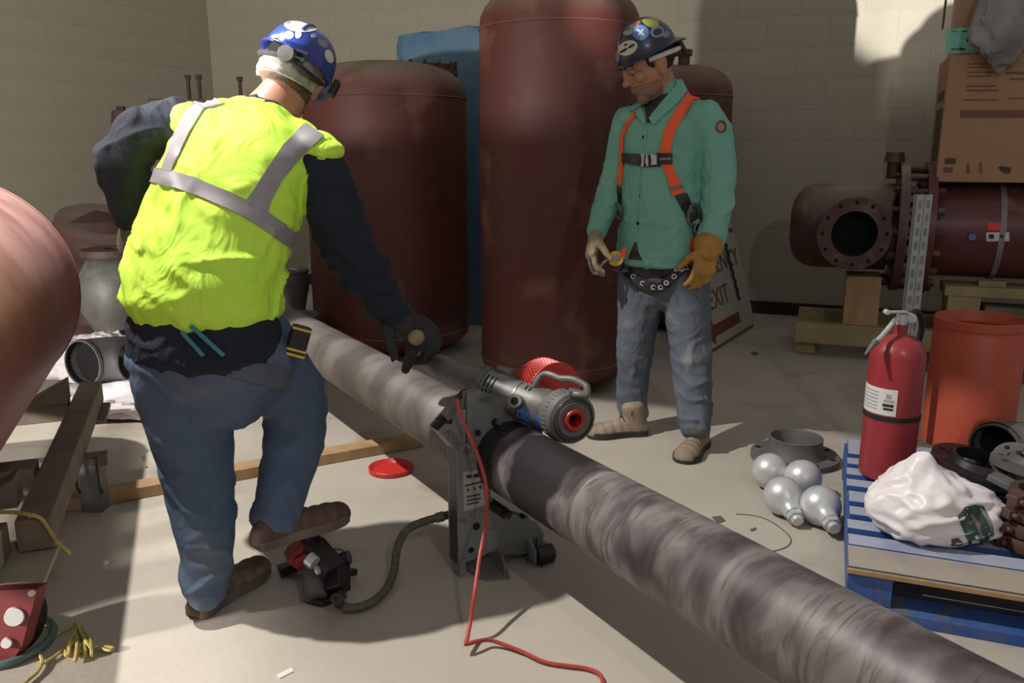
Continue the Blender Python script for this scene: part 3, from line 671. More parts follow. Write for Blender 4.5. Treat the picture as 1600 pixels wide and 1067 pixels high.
# rollers, jack rod and feet
c = fp(772, 790, -.01); part(cs, 'support_roller', MB().cyl(c+pd*.05, c-pd*.06, .017, .017, 20).cyl(c-pd*.06, c-pd*.075, .011, .011, 16), M['black'])
c2r = PA - Z*(PR+.022) + pe*.02; part(cs, 'support_roller', MB().cyl(c2r-pd*.06, c2r+pd*.12, .021, .021, 20), M['black'])
c3r = PA + V((0, 0, -PR-.018)) + pe*.075+Z*.03; part(cs, 'support_roller', MB().cyl(c3r-pd*.06, c3r+pd*.12, .018, .018, 20), M['black'])
part(cs, 'base_web', MB().prism([fp(u, v, .01) for u, v in ((780, 808), (842, 822), (850, 838), (846, 862), (800, 868), (770, 862))], pd*.045), M['black'], smooth=False)
part(cs, 'foot_plate', MB().prism([G(u, v, .001) for u, v in ((719, 884), (742, 901), (760, 908), (797, 905), (790, 884), (764, 862), (725, 862))], Z*.005), M['greyp'], smooth=False)
part(cs, 'gusset', MB().prism([G(759, 866, .005), G(788, 900, .005), G(788, 900, .005)+Z*.035, G(783, 893, .005)+Z*.055, G(762, 868, .005)+Z*.062], pe*.006+V((0,0,0))), M['steel'], smooth=False)
part(cs, 'foot_plate', MB().prism([G(u, v, .001) for u, v in ((812, 862), (824, 880), (848, 887), (866, 880), (868, 862), (850, 846))], Z*.005), M['greyp'], smooth=False)
part(cs, 'gusset', MB().prism([G(824, 866, .005), G(836, 882, .005), G(836, 882, .005)+Z*.045, G(824, 866, .005)+Z*.06], pe*.006), M['labelg'], smooth=False)
part(cs, 'end_roller', MB().cyl(G(838, 868, .03), G(862, 862, .03), .028, .028, 20), M['black'])
for q in (fp(722, 880), fp(842, 862)):
    part(cs, 'foot_leg', MB().beam(V((q.x, q.y, .0))+pd*.02, V((q.x, q.y, .06))+pd*.02, .05, .02, pe), M['greyp'], smooth=False)

# ================================================================== powered pipe cutter riding on the pipe
top = PA + Z*PR
dv0, dv1 = P(692, 574, 2.56), P(858, 643, 2.36)
da = (dv1-dv0).normalized()
def dp(u, v):   # point on the drive's axis plane (contains da, faces camera)
    nn = (da.cross(V((0, 0, 1)))).normalized(); return PL(u, v, dv0, nn)
pcx = thing('pipe_cutter', 'grey powered pipe cutting machine with blue sticker, red guard and bail handle on long pipe', 'machine', tuple(top))
def on(t): return dv0 + (dv1-dv0)*t
FR = frame(da); Lr = (dv1-dv0).length
def seg(prof, n=32): return MB().lathe([(r, t*Lr) for r, t in prof], dv0, FR, n)
part(pcx, 'rear_grip', seg([(.001, -.30), (.022, -.29), (.027, -.24), (.030, -.1), (.038, -.05), (.042, .05), (.040, .12), (.041, .2), (.044, .28), (.05, .34), (.053, .36), (.001, .36)]), M['cast'])
part(pcx, 'collar', seg([(.04, .34), (.057, .345), (.059, .37), (.059, .42), (.055, .43), (.04, .43)]), M['cast'])
part(pcx, 'motor_body', seg([(.05, .42), (.053, .44), (.054, .6), (.055, .72), (.001, .72)]), M['greyp'])
part(pcx, 'bright_ring', seg([(.0555, .72), (.058, .722), (.058, .735), (.0555, .737)]), M['steel'])
part(pcx, 'gear_housing', seg([(.056, .735), (.059, .78), (.06, .86), (.066, .95), (.06, 1.05), (.045, 1.13), (.02, 1.17), (.001, 1.175)]), M['cast'])
cdir = -(V(on(.5))-CC).normalized()       # towards the viewer: which side of the tool carries these fittings
cdir = (cdir - da*cdir.dot(da)).normalized(); updr = da.cross(cdir); updr = updr if updr.z > 0 else -updr
for t_ in (.47, .505, .54):
    vb_ = MB(); q = on(t_)
    for j in range(7):
        a = -.35+j*.16; d0 = cdir*math.cos(a)+updr*math.sin(a); vb_.box(q+d0*.0535, (.004, .009, .003), frame(da.cross(d0), d0) if False else frame(d0, da))
    part(pcx, 'vent_slot', vb_, M['hole'], smooth=False)
for t_ in (.80, .835):
    q = on(t_)
    for s_ in (.75, -.75):
        d0 = (cdir*math.cos(s_)+updr*math.sin(s_)); part(pcx, 'vent_slot', MB().box(q+d0*.059, (.004, .018, .004), frame(d0, da)), M['hole'], smooth=False)
for t_, s_ in ((.37, .1), (.375, .95), (.36, -.8)):
    q = on(t_) + (cdir*math.cos(s_)+updr*math.sin(s_))*.056; d0 = (cdir*math.cos(s_)+updr*math.sin(s_))
    part(pcx, 'screw', MB().cyl(q, q+d0*.012, .009, .007, 12).cyl(q+d0*.012, q+d0*.0125, .004, .004, 8), M['cast'])
q = on(.80) + cdir*.05 - updr*.01; part(pcx, 'brush_cap', MB().cyl(q, q+cdir*.035, .021, .021, 20), M['steel']); part(pcx, 'brush_cap_bore', MB().cyl(q+cdir*.035, q+cdir*.0365, .012, .012, 16), M['hole'])
bl_ = MB(); rr = []
for i in range(7):
    t_ = .80+i*.045; rr.append([on(t_) + (cdir*math.cos(a)+updr*math.sin(a))*(.0605+.005*max(0, 1-abs(t_-.95)/.12)) for a in [(-1.15+.13*j) for j in range(7)]])
bs = MB()
for i in range(6):
    for j in range(6): bs.add([rr[i][j], rr[i][j+1], rr[i+1][j+1], rr[i+1][j]], [(0, 1, 2, 3)])
part(pcx, 'blue_sticker', bs, tone('sticker_blue', (66, 108, 176)), label='blue round sticker')
part(pcx, 'ridge', MB().beam(on(.43)+(cdir*.8-updr*.6)*.053, on(.71)+(cdir*.8-updr*.6)*.053, .012, .012).beam(on(.43)+(cdir*.98-updr*.15)*.054, on(.72)+(cdir*.98-updr*.15)*.054, .006, .006), M['cast'], smooth=False, bev=.002)
part(pcx, 'top_lug', MB().beam(on(.46)+updr*.06, on(.60)+updr*.062, .03, .026), M['cast'], smooth=False, bev=.006)
q = on(.29) + cdir*.02 - updr*.045
part(pcx, 'cord_strain_relief', MB().cyl(on(.33)-updr*.03+cdir*.02, dp(714, 622), .016, .009, 14), M['rubber'])
# wheel head facing along the pipe
wc = P(886, 650, 2.31); wd = (-pd*.92 + V((0, -.35, .05))).normalized()
part(pcx, 'cutter_wheel', MB().lathe([(.030, .034), (.034, .045), (.05, .047), (.058, .04), (.074, .034), (.078, .018), (.078, -.03), (.06, -.04), (.001, -.04)], wc, frame(wd), 48), M['ductile'])
th_ = MB()
for k in range(36):
    a = 2*math.pi*k/36; d0 = frame(wd) @ V((math.cos(a), math.sin(a), 0)); th_.box(wc+d0*.078-wd*.004, (.003, .004, .03), frame(wd, d0))
part(pcx, 'wheel_knurl', th_, M['ductile'], smooth=False)
part(pcx, 'groove_ring', MB().torus(wc+wd*.043, wd, .052, .0025, 40, 6).torus(wc+wd*.041, wd, .062, .002, 40, 6), M['black'])
part(pcx, 'red_hub', MB().lathe([(.021, .0), (.021, .052), (.03, .054), (.034, .048), (.034, .02)], wc, frame(wd), 36), M['redp'], label='red hub ring')
part(pcx, 'hub_bore', MB().lathe([(.022, .05), (.021, .005), (.001, .004)], wc, frame(wd), 24), M['hole'])
part(pcx, 'feed_housing', MB().cyl(wc-wd*.03, wc-wd*.10, .05, .055, 28).beam(wc-wd*.06, on(1.05), .07, .06), M['cast'], bev=.008, smooth=False)
# cutter yoke plates straddling the pipe
yk = thing_y = None
part(pcx, 'yoke', MB().beam(PA+Z*.135-pe*.10+pd*.03, PA+Z*.135+pe*.13+pd*.03, .05, .035).beam(PA+Z*.12+pe*.10+pd*.03, PA+Z*.02+pe*.14+pd*.03, .05, .025, pd), M['black'], smooth=False, bev=.004)
# perforated red guard (half drum) behind the head
gc = P(856, 612, 2.47); gx = -pd; gR = .098; g0 = frame(gx, Z)
part(pcx, 'guard_disc', MB().cyl(gc+gx*.035, gc+gx*.038, gR, gR, 40), M['redp'], label='red guard face')
gm = MB(); nA, nB = 34, 5
for i in range(nA):
    a0 = math.radians(-20+i*220/nA); a1 = math.radians(-20+(i+1)*220/nA)
def gpt(a, h): 
    s_ = math.sin(a); c_ = math.cos(a); return gc + pe*c_*gR*-1 + Z*s_*gR + gx*h
for i in range(nA+1):
    for sgn in (1, -1):
        pth = [gpt(math.radians(-20+220*(i+sgn*j*.75)/nA), -.045+.0155*j) for j in range(6)]
        gm.tube(pth, .0022, 4)
for h in (-.045, .035): gm.tube([gpt(math.radians(-25+j*230/40), h) for j in range(41)], .0035, 6)
part(pcx, 'perforated_guard', gm, M['redp'], smooth=False, label='red perforated guard band')
bail = spline([P(u, v, y) for u, v, y in ((833, 608, 2.38), (838, 596, 2.38), (846, 586, 2.38), (856, 584, 2.36), (872, 590, 2.34), (880, 594, 2.33))], 3)
part(pcx, 'bail_handle', MB().tube(bail, .0085, 10), M['greyp'])
bail2 = spline([P(u, v, y) for u, v, y in ((876, 592, 2.33), (895, 593, 2.31), (912, 601, 2.29), (917, 606, 2.28), (916, 618, 2.27), (904, 617, 2.27), (893, 615, 2.29))], 3)
part(pcx, 'bail_handle', MB().tube(bail2, .011, 10), M['cast'])
part(pcx, 'handle_bracket', MB().prism([P(u, v, 2.275) for u, v in ((890, 610), (916, 612), (917, 622), (902, 626), (888, 620))], V((0, .03, 0))), M['cast'], smooth=False, bev=.003)

# ================================================================== cords and hoses
cp = [(714, 622, 2.40), (717, 640, 2.395), (730, 672, 2.36), (744, 705, 2.33), (757, 745, 2.28), (761, 780, 2.24), (757, 825, 2.13), (748, 880, 2.05), (741, 930, 1.98), (735, 970, 1.95)]
cpts = [PL(u, v, FP+pd*(-.03, -.04, -.05, -.07, -.10, -.11)[k], pd) for k, (u, v, y) in enumerate(cp[:6])] + [P(u, v, y) for u, v, y in cp[6:]] + [G(729, 1003, .03)]
cpts = spline(cpts, 5) + spline([G(728, 1007, .03), G(745, 1002, .028), G(765, 1000, .02), G(790, 1008, .012), G(820, 1020, .008), G(850, 1034, .007), G(885, 1040, .007), G(915, 1044, .007), G(935, 1052, .007), G(942, 1066, .007), G(940, 1100, .007)], 5)
single('red_power_cord', MB().tube(cpts, .0055, 8), M['cord'], 'red power cord dropping from the cutting machine to the floor', 'cord', tuple(G(728, 1005)))
hp = [(525, 935, .07), (532, 944, .03), (548, 950, .018), (575, 944, .018), (600, 925, .02), (615, 895, .03), (620, 860, .07), (630, 835, .11), (645, 822, .13), (668, 813, .135), (690, 807, .14), (702, 804, .14)]
hpts = spline([G(u, v, z) for u, v, z in hp], 5)
hs = thing('hydraulic_hose', 'braided brownish hydraulic hose curving from the foot pump to cutter stand', 'hose', tuple(G(560, 948)))
part(hs, 'hose', MB().tube(hpts, .0125, 12), M['hose'])
part(hs, 'coupling', MB().cyl(hpts[-8], hpts[-5], .016, .016, 14).cyl(hpts[-1], hpts[-4], .013, .013, 12), M['cast'])
part(hs, 'coupling', MB().cyl(hpts[0], hpts[4], .0155, .0155, 14), M['rust'])

# ================================================================== foot pump
fpump = thing('foot_pump', 'black and red hydraulic foot pump under the raised boot', 'pump', tuple(G(500, 945)))
def W(u, v, y): return P(u, v, y)
part(fpump, 'base', MB().prism([G(478, 944, .0), G(502, 950, .0), G(532, 940, .0), G(530, 900, .0), G(500, 880, .0), G(475, 895, .0)], Z*.02), M['black'], smooth=False, bev=.003)
part(fpump, 'reservoir', MB().cyl(P(490, 872, 2.22), P(492, 935, 2.12), .036, .033, 20), M['ductile'])
part(fpump, 'valve_body', MB().beam(P(520, 882, 2.2), P(520, 925, 2.14), .085, .06, V((0, 1, .5))), M['black'], smooth=False, bev=.005)
part(fpump, 'cover_box', MB().beam(P(487, 852, 2.21), P(523, 893, 2.15), .07, .045), M['black'], smooth=False, bev=.005)
part(fpump, 'pedal', MB().beam(P(455, 868, 2.2), P(500, 845, 2.24), .10, .02).beam(P(455, 878, 2.2), P(480, 850, 2.22), .07, .05), M['redp'] if False else tone('pump_red', (130, 34, 32)), smooth=False, bev=.004, label='dark red pedal')
part(fpump, 'pedal_tread', MB().beam(P(478, 847, 2.23), P(500, 838, 2.25), .09, .012), M['black'], smooth=False)
part(fpump, 'link_pin', MB().cyl(P(482, 872, 2.13), P(492, 880, 2.12), .02, .02, 14).cyl(P(494, 892, 2.10), P(498, 890, 2.10), .012, .012, 12), M['galv'])
part(fpump, 'side_foot', MB().beam(G(436, 893, .02), G(470, 880, .03), .035, .03), M['black'], smooth=False, bev=.003)
part(fpump, 'side_foot', MB().beam(G(540, 895, .03), G(556, 893, .02), .02, .02), M['black'], smooth=False, bev=.003)
part(fpump, 'release_knob', MB().cyl(P(528, 876, 2.2), P(546, 870, 2.2), .02, .02, 18), M['black'])
part(fpump, 'wire_catch', MB().tube(spline([P(511, 862, 2.2), P(518, 858, 2.2), P(532, 859, 2.2), P(538, 864, 2.2), P(541, 871, 2.2)], 4), .0025, 6), M['black'])
part(fpump, 'leg', MB().beam(P(534, 890, 2.18), P(535, 935, 2.13), .02, .02, V((0, 1, 0))), M['black'], smooth=False)

# ================================================================== timber, lid and scraps on the floor
ta, tb = G(82, 798, .0), G(655, 694, .0); ta.z = tb.z = .03
tt = single('floor_timber', MB().beam(ta-(tb-ta)*.06, tb, .085, .045), M['wood'], 'long pale lumber stick lying on the floor behind the stooping mans legs', 'timber', tuple(((ta+tb)/2).xy)+(0,), smooth=False, bev=.003)
tt.location.z = -.0065
lc = G(611, 735); 
single('round_cover', MB().lathe([(.001, .006), (.072, .006), (.080, .014), (.0875, .020), (.090, .018), (.090, .003), (.086, .0), (.001, .0)], lc, None, 56), M['redlid'], 'round red plastic lid lying on the floor near the timber stick', 'cover', tuple(lc))
for k, (pts, lb) in enumerate((([(432, 1056), (455, 1044), (459, 1050), (437, 1061)], 'small white paper scrap on floor, nearest to picture bottom'), ([(161, 882), (166, 876), (173, 879), (166, 884)], 'tiny white scrap on floor at edge of the big tanks shadow'))):
    q = G(*pts[0]); single('paper_scrap', MB().prism([G(u, v, .0) for u, v in pts], Z*.003), M['paper'], lb, 'scrap', tuple(q), smooth=False)
q = G(220, 723); single('wood_chip', MB().prism([G(u, v) for u, v in ((217, 716), (221, 714), (231, 730), (228, 732))], Z*.006), M['palewood'], 'small wood chip on floor behind stooping mans supporting leg', 'scrap', tuple(q), smooth=False)

# ================================================================== galvanised bulb fittings and floor flange
fl = G(1241, 717); ff = thing('weld_neck_flange', 'grey weld neck flange standing open end up on the bare floor', 'flange', tuple(fl))
part(ff, 'flange_ring', MB().ring_plate(fl+Z*.013, Z, .095, .178, .024, 64), M['ductile'])
part(ff, 'neck', MB().lathe([(.128, .02), (.112, .045), (.108, .085), (.109, .098), (.102, .100), (.099, .095), (.098, .02)], fl, None, 56), M['ductile'])
for k in range(8):
    a = 2*math.pi*(k+.3)/8; q = fl + V((math.cos(a)*.153, math.sin(a)*.153, .0252)); part(ff, 'bolt_hole', MB().cyl(q, q+Z*.0012, .0125, .0125, 14), M['hole'])
for (u, v), (u2, v2), lb in (((1203, 736), (1180, 712), 'silver bulb fitting touching the floor flange, its nut pointing away left'), ((1254, 747), (1233, 724), 'silver bulb fitting in front of the floor flange middle, its nut hidden behind it'),
                             ((1224, 775), (1238, 797), 'silver bulb fitting with hex nut towards viewer, left of the pair in front'), ((1282, 790), (1303, 822), 'silver bulb fitting with hex nut towards viewer, nearest the blue pallet')):
    r = .069; c = G(u, v, r+.001); e = G(u2, v2, .05); d0 = (e-c); d0.z = -.025 if v2 > v else -.02; d0.normalize()
    t = thing('bulb_fitting', lb, 'pipe fitting', (c.x, c.y, 0), 'silver bulb fittings')
    part(t, 'bulb', MB().lathe([(.001, -r)]+[(r*math.cos(a), r*math.sin(a)) for a in [math.radians(-85+9*i) for i in range(15)]]+[(.036, .062), (.032, .078), (.031, .092), (.001, .092)], c, frame(d0), 40), M['galv'])
    part(t, 'hex_nut', MB().cyl(c+d0*.09, c+d0*.112, .030, .030, 6).cyl(c+d0*.112, c+d0*.13, .02, .019, 16), M['galv'], sharp=25)

# ================================================================== blue pallet
e1, e2 = ax_b, ax_a; pO = G(1326, 884, .14); pO.z = 0; ZT = .14
pal = thing('wooden_pallet', 'blue painted wooden pallet with worn slats and cracked front board', 'pallet', tuple(pO))
def pb(n, x0, x1, y0, y1, z0, z1, m, **k):
    c = pO + e1*(x0+x1)/2 + e2*(y0+y1)/2 + Z*(z0+z1)/2
    return part(pal, n, MB().box(c, (x1-x0, y1-y0, z1-z0), frame(Z, e1)), m, smooth=False, bev=.002, **k)
PWD = 1.2
ys = [(0, .135), (.16, .225), (.255, .325), (.36, .44), (.475, .55), (.59, .665), (.705, .785), (.825, .905), (.95, 1.12)]
ys = [(0, .135), (.142, .215), (.258, .325), (.368, .435), (.478, .57), (.615, .68), (.722, .79), (.832, .90), (.945, 1.12)]
for k, (y0, y1) in enumerate(ys):
    pb('deck_board', (0 if k else -.005)+random.uniform(0, .01), PWD, y0, y1, ZT-.018, ZT+random.uniform(-.002, .002), M['palblue'] if k > 0 else M['bareboard'])
pb('splintered_edge', -.004, PWD, -.010, -.001, ZT-.018, ZT-.003, M['wood'], label='raw splintered front edge')
for x0 in (0, .56, PWD-.12):
    pb('stringer', x0, x0+.115, .0, 1.12, .035, ZT-.019, M['deepblue'])
for y0, y1 in ((-.02, .09), (.5, .6), (1.02, 1.12)):
    pb('bottom_board', 0, PWD, y0, y1, .0, .034, M['deepblue'] if y0 > 0 else M['deepblue'])
def pz(u, v, dz=0): q = G(u, v, ZT+.002+dz); return q

# fire extinguisher
ec = pz(1383, 742); lean = V((.0, .0, 1))
ex = thing('fire_extinguisher', 'red fire extinguisher with white label and grey handle standing on the pallet', 'fire extinguisher', tuple(ec))
er = .090
def exz(z): return ec+Z*z
prof = [(.001, 0), (er-.012, 0), (er-.002, .008), (er, .02), (er, .44), (er-.006, .465), (er-.022, .488), (er-.05, .503), (.026, .508), (.022, .512), (.022, .545), (.001, .545)]
part(ex, 'cylinder', MB().lathe(prof, ec, None, 56), M['ext'])
part(ex, 'strap', MB().lathe([(er, .222), (er+.003, .222), (er+.003, .238), (er, .238)], ec, None, 56), M['black'])
def wrap(t, n, c, r, a0, a1, z0, z1, m, k=14, th=.0012, **kw):
    mb = MB(); rr = []
    for i in range(k+1):
        a = math.radians(a0+(a1-a0)*i/k); d0 = V((math.cos(a), math.sin(a), 0)); rr.append([c+d0*r+Z*z0, c+d0*(r+th)+Z*z0, c+d0*(r+th)+Z*z1, c+d0*r+Z*z1])
    return part(t, n, mb.rings(rr, True, True), m, **kw)
vang = math.degrees(math.atan2(-ec.y, -ec.x))
wrap(ex, 'label_band', ec, er, vang-88, vang+8, .243, .335, M['paper'], label='white label')
for z0, z1, a0, a1 in ((.262, .27, -18, 2), (.274, .284, -20, 2), (.29, .298, -18, 2), (.303, .318, -14, -4)): wrap(ex, 'label_print', ec, er+.0013, vang+a0, vang+a1, z0, z1, M['ink'] if z1 < .29 else M['labelg'], 5, .0006)
for z0 in (.258, .27, .282, .294, .306, .318): wrap(ex, 'label_print', ec, er+.0013, vang-80, vang-30, z0, z0+.004, M['labelg'], 8, .0006)
hd = ec+Z*.545; ld = V((-.86, -.5, 0)).normalized()
part(ex, 'valve', MB().cyl(hd-Z*.005, hd+Z*.035, .018, .016, 16).cyl(hd+Z*.012-ld*.01, hd+Z*.012-ld*.045, .012, .012, 12), M['galv'])
part(ex, 'carry_handle', MB().tube(spline([hd+Z*.015, hd+Z*.02+ld*.03, hd+ld*.07-Z*.01, hd+ld*.105-Z*.035, hd+ld*.125-Z*.045], 4), .008, 8), M['galv'])
part(ex, 'squeeze_lever', MB().beam(hd+Z*.04-ld*.02, hd+Z*.05+ld*.085, .022, .008).cyl(hd+Z*.05+ld*.085-V((.0, .012, 0)), hd+Z*.05+ld*.085+V((0, .012, 0)), .009, .009, 10), M['galv'], bev=.002)
part(ex, 'gauge', MB().cyl(hd+Z*.02-ld*.04, hd+Z*.02-ld*.04+V((0, -.02, 0)), .016, .016, 16), M['galv'])
part(ex, 'discharge_hose', MB().tube(spline([hd+Z*.02-ld*.03, hd+Z*.035-ld*.08+V((0, .0, 0)), hd-ld*.12-Z*.005+V((0, .01, 0)), hd-ld*.135-Z*.07+V((0, .03, 0)), hd-ld*.12-Z*.16+V((0, .07, 0)), hd-ld*.085-Z*.30+V((0, .085, 0))], 5), .011, 10), M['rubber'])
part(ex, 'nozzle_tip', MB().cyl(hd+ld*.125-Z*.045, hd+ld*.175-Z*.085, .012, .004, 10), M['cast'])

# orange grooved pipe section
oc_ = pz(1508, 700); orr = .160; oc_ = G(1508, 690, ZT+.002); 
op = thing('orange_pipe_section', 'large orange painted pipe section standing upright and open on the pallet', 'pipe', tuple(oc_))
oh = .50
part(op, 'wall', MB().lathe([(orr, 0), (orr, oh-.055), (orr-.004, oh-.05), (orr-.004, oh-.036), (orr, oh-.032), (orr, oh-.003), (orr-.003, oh), (orr-.008, oh), (orr-.010, oh-.003), (orr-.010, oh-.03), (orr-.015, oh-.036), (orr-.015, oh-.05), (orr-.01, oh-.056), (orr-.01, 0), (orr, 0)], oc_, None, 72), M['orange'])

# strut channel behind the extinguisher
sc0 = G(1402, 700, ZT+.002)
scb = sc0
stt = thing('strut_channel', 'tall slotted galvanised strut standing behind the fire extinguisher', 'strut', tuple(scb))
shh = P(1402, 304, sc0.y).z - sc0.z
for k, sx2 in enumerate((-1, 1)):
    mb = MB(); c = scb + V((sx2*.0145, 0, shh/2))
    mb.box(c, (.027, .003, shh)); mb.box(c+V((-.012, .012, 0)), (.003, .024, shh)); mb.box(c+V((.012, .012, 0)), (.003, .024, shh))
    part(stt, 'channel', mb, M['strut'], smooth=False)
    sl = MB(); nn = int(shh/.05)
    for i in range(nn): sl.box(scb+V((sx2*.0145, -.0017, .03+i*.05)), (.012, .001, .028))
    part(stt, 'slot', sl, M['steel'], smooth=False, kind='stuff')

# white bag with green print
bc = pz(1446, 830); bgc = bc + Z*.085
def bagmesh():
    mb = MB(); rr = []; n, m = 96, 60; a1 = V((.90, -.30, 0)).normalized(); a2 = V((-a1.y, a1.x, 0))
    for i in range(m+1):
        a = math.pi*(i+.02)/(m+.04)-math.pi/2; ring = []
        for j in range(n):
            b = 2*math.pi*j/n; d = V((math.cos(a)*math.cos(b), math.cos(a)*math.sin(b), math.sin(a)))
            s_ = d.x
            rad = 1.0 - .28*max(0, s_)**1.5
            k = 1 + .12*noise.noise(d*1.6+V((4.2, 0, 0))) + .10*(1-2*abs(noise.noise(d*2.6+V((0, 9.1, 0))))) - .06 + .025*noise.noise(d*9)
            x = d.x*.172*(1+.25*max(0, s_)); y = d.y*.15*rad; z = d.z*.118*rad
            z += .05*math.exp(-((x+.03)**2+(y+.01)**2)/.003)*max(0, d.z)
            p = a1*x*k + a2*y*k + Z*z*k; p = bgc - Z*.01 + p
            if p.z < ZT+.004: p.z = ZT+.004 - (ZT+.004-p.z)*.02
            ring.append(p)
        rr.append(ring)
    return mb.rings(rr, True, True)
bgt = thing('plastic_bag', 'bulging white plastic bag with crumpled green printed end on the pallet', 'bag', tuple(bc))
bme = bagmesh(); part(bgt, 'sack', bme, M['bag'], sharp=180)
bb = BVHTree.FromPolygons(bme.v, bme.f)
part(bgt, 'green_print', strip(bb, [((1496, 806), (1514, 850)), ((1508, 792), (1530, 850)), ((1524, 788), (1544, 844)), ((1536, 790), (1552, 826))], .002, .001, 8, 5, bc.y), M['baggreen'], label='crumpled green printed end')
for q in ([((1513, 806), (1516, 802)), ((1525, 822), (1529, 818)), ((1530, 842), (1535, 840))], [((1528, 795), (1532, 792)), ((1542, 815), (1546, 812)), ((1549, 838), (1552, 835))], [((1507, 818), (1510, 814)), ((1517, 818), (1519, 814)), ((1524, 812), (1526, 808))]):
    part(bgt, 'print_line', strip(bb, q, .0045, .0008, 2, 5, bc.y), M['plastic'])
part(bgt, 'brown_mark', strip(bb, [((1487, 842), (1486, 852)), ((1497, 840), (1499, 852)), ((1503, 846), (1505, 850))], .002, .001, 2, 4, bc.y), M['grime'])

# black flanges / clamp rings stacked on the pallet beyond the bag
def tilted_ring(label, c, ax, r0, r1, th, m, n='flange', holes=8, cat='flange', group=None, hub=True):
    t = thing(n, label, cat, tuple(c), group); ax = V(ax).normalized(); c = V(c)
    part(t, 'ring', MB().ring_plate(c, ax, r0, r1, th, 48), m)
    if hub: part(t, 'hub', MB().lathe([(r0+.02, th/2), (r0+.012, th/2+.02), (r0, th/2+.022), (r0, th/2)], c, frame(ax), 40), m)
    for k in range(holes):
        a = 2*math.pi*k/holes; q = c+frame(ax) @ V((math.cos(a)*(r1*.62+r0*.38), math.sin(a)*(r1*.62+r0*.38), 0)); part(t, 'bolt_hole', MB().cyl(q+ax*(th/2), q+ax*(th/2+.0012), .010, .010, 10), M['hole'])
    return t
q = pz(1500, 768); tilted_ring('lower black flange lying flat on the pallet behind the white bag', q+V((.05, .05, .02)), (0, 0, 1), .09, .165, .024, M['black'], group='black flanges on the pallet')
tilted_ring('upper black flange resting tilted on another flange behind the white bag', q+V((.08, .04, .072)), (.16, -.12, 1), .085, .155, .022, M['black'], group='black flanges on the pallet')
tilted_ring('third black flange at right, overlapping the tilted flange pile', q+V((.23, -.03, .10)), (.1, .05, 1), .07, .14, .022, M['ductile'], group='black flanges on the pallet')
# grooved elbow with dark mouth
def elbow(label, c, d0, d1, r, bend, m, name='pipe_elbow', cat='pipe fitting', group=None, n=12, ang=math.pi/2, wall=.006):
    """mouth centre c opening along d0; bends towards d1"""
    c = V(c); d0 = V(d0).normalized(); d1 = V(d1); d1 = (d1-d0*d1.dot(d0)).normalized(); t = thing(name, label, cat, tuple(c), group)
    cen = c + d1*bend; rr = []; ri = []
    pth = [cen - d1*bend*math.cos(ang*i/n) - d0*bend*math.sin(ang*i/n) for i in range(n+1)]
    outer = MB(); w_ = d0.cross(d1)
    for lst, rad in ((rr, r), (ri, r-wall)):
        for i, p in enumerate(pth):
            radial = (p-cen).normalized(); lst.append([p + (radial*math.cos(2*math.pi*k/32)+w_*math.sin(2*math.pi*k/32))*rad for k in range(32)])
    outer.rings(rr+ri[::-1], True, False); nn = len(outer.v)
    # close lip between last inner and first outer
    m_ = 32; base = (len(rr)*2-1)*m_
    outer.f += [(base+k, base+(k+1) % m_, (k+1) % m_, k) for k in range(m_)]
    part(t, 'body', outer, m)
    part(t, 'groove', MB().torus(c-d0*.018, d0, r+.001, .003, 36, 6), M['hole'])
    part(t, 'bore_shade', MB().lathe([(.001, -.06), (r-wall-.002, -.06), (r-wall-.002, -.006)], c, frame(d0), 32), M['hole'])  # near-black cup in the mouth, its inner shade painted in
    return t
q = P(1552, 705, 2.78); elbow('black grooved elbow with dark round mouth beside the orange pipe section', (q.x, q.y, ZT+.003+.088), (-.75, -.62, 0), (.5, .3, .0), .086, .11, M['ductile'])
q = P(1588, 722, 2.62)
rf = thing('reducing_flange', 'grey cast flange with slotted holes at the right edge above the black flanges', 'flange', tuple(q))
part(rf, 'disc', MB().ring_plate(q, (-.25, -.55, .8), .035, .075, .02, 40), M['ductile'])
part(rf, 'neck', MB().lathe([(.06, -.01), (.05, -.05), (.05, -.10)], q, frame((-.25, -.55, .8)), 32), M['ductile'])
for k in range(6):
    a = k*math.pi/3; fq = frame((-.25, -.55, .8)); p_ = q+fq @ V((math.cos(a)*.056, math.sin(a)*.056, .0105)); part(rf, 'bolt_hole', MB().cyl(p_, p_+fq @ V((0, 0, .001)), .008, .008, 10), M['hole'])
a_, b_ = P(1548, 742, 2.5), P(1600, 768, 2.42)
single('coupling_half', MB().beam(a_, b_, .06, .022).beam(b_, b_+(b_-a_)*.4, .08, .03), M['ductile'], 'grey slanting coupling plate lying across the flange pile at right', 'pipe fitting', tuple(a_), smooth=False, bev=.004)
a_, b_ = P(1557, 800, 2.42), P(1592, 803, 2.36)
single('coupling_bar', MB().beam(a_, b_, .03, .018), M['ductile'], 'short grey bar under the flange pile beside rusty couplings', 'pipe fitting', tuple(a_), smooth=False, bev=.003)
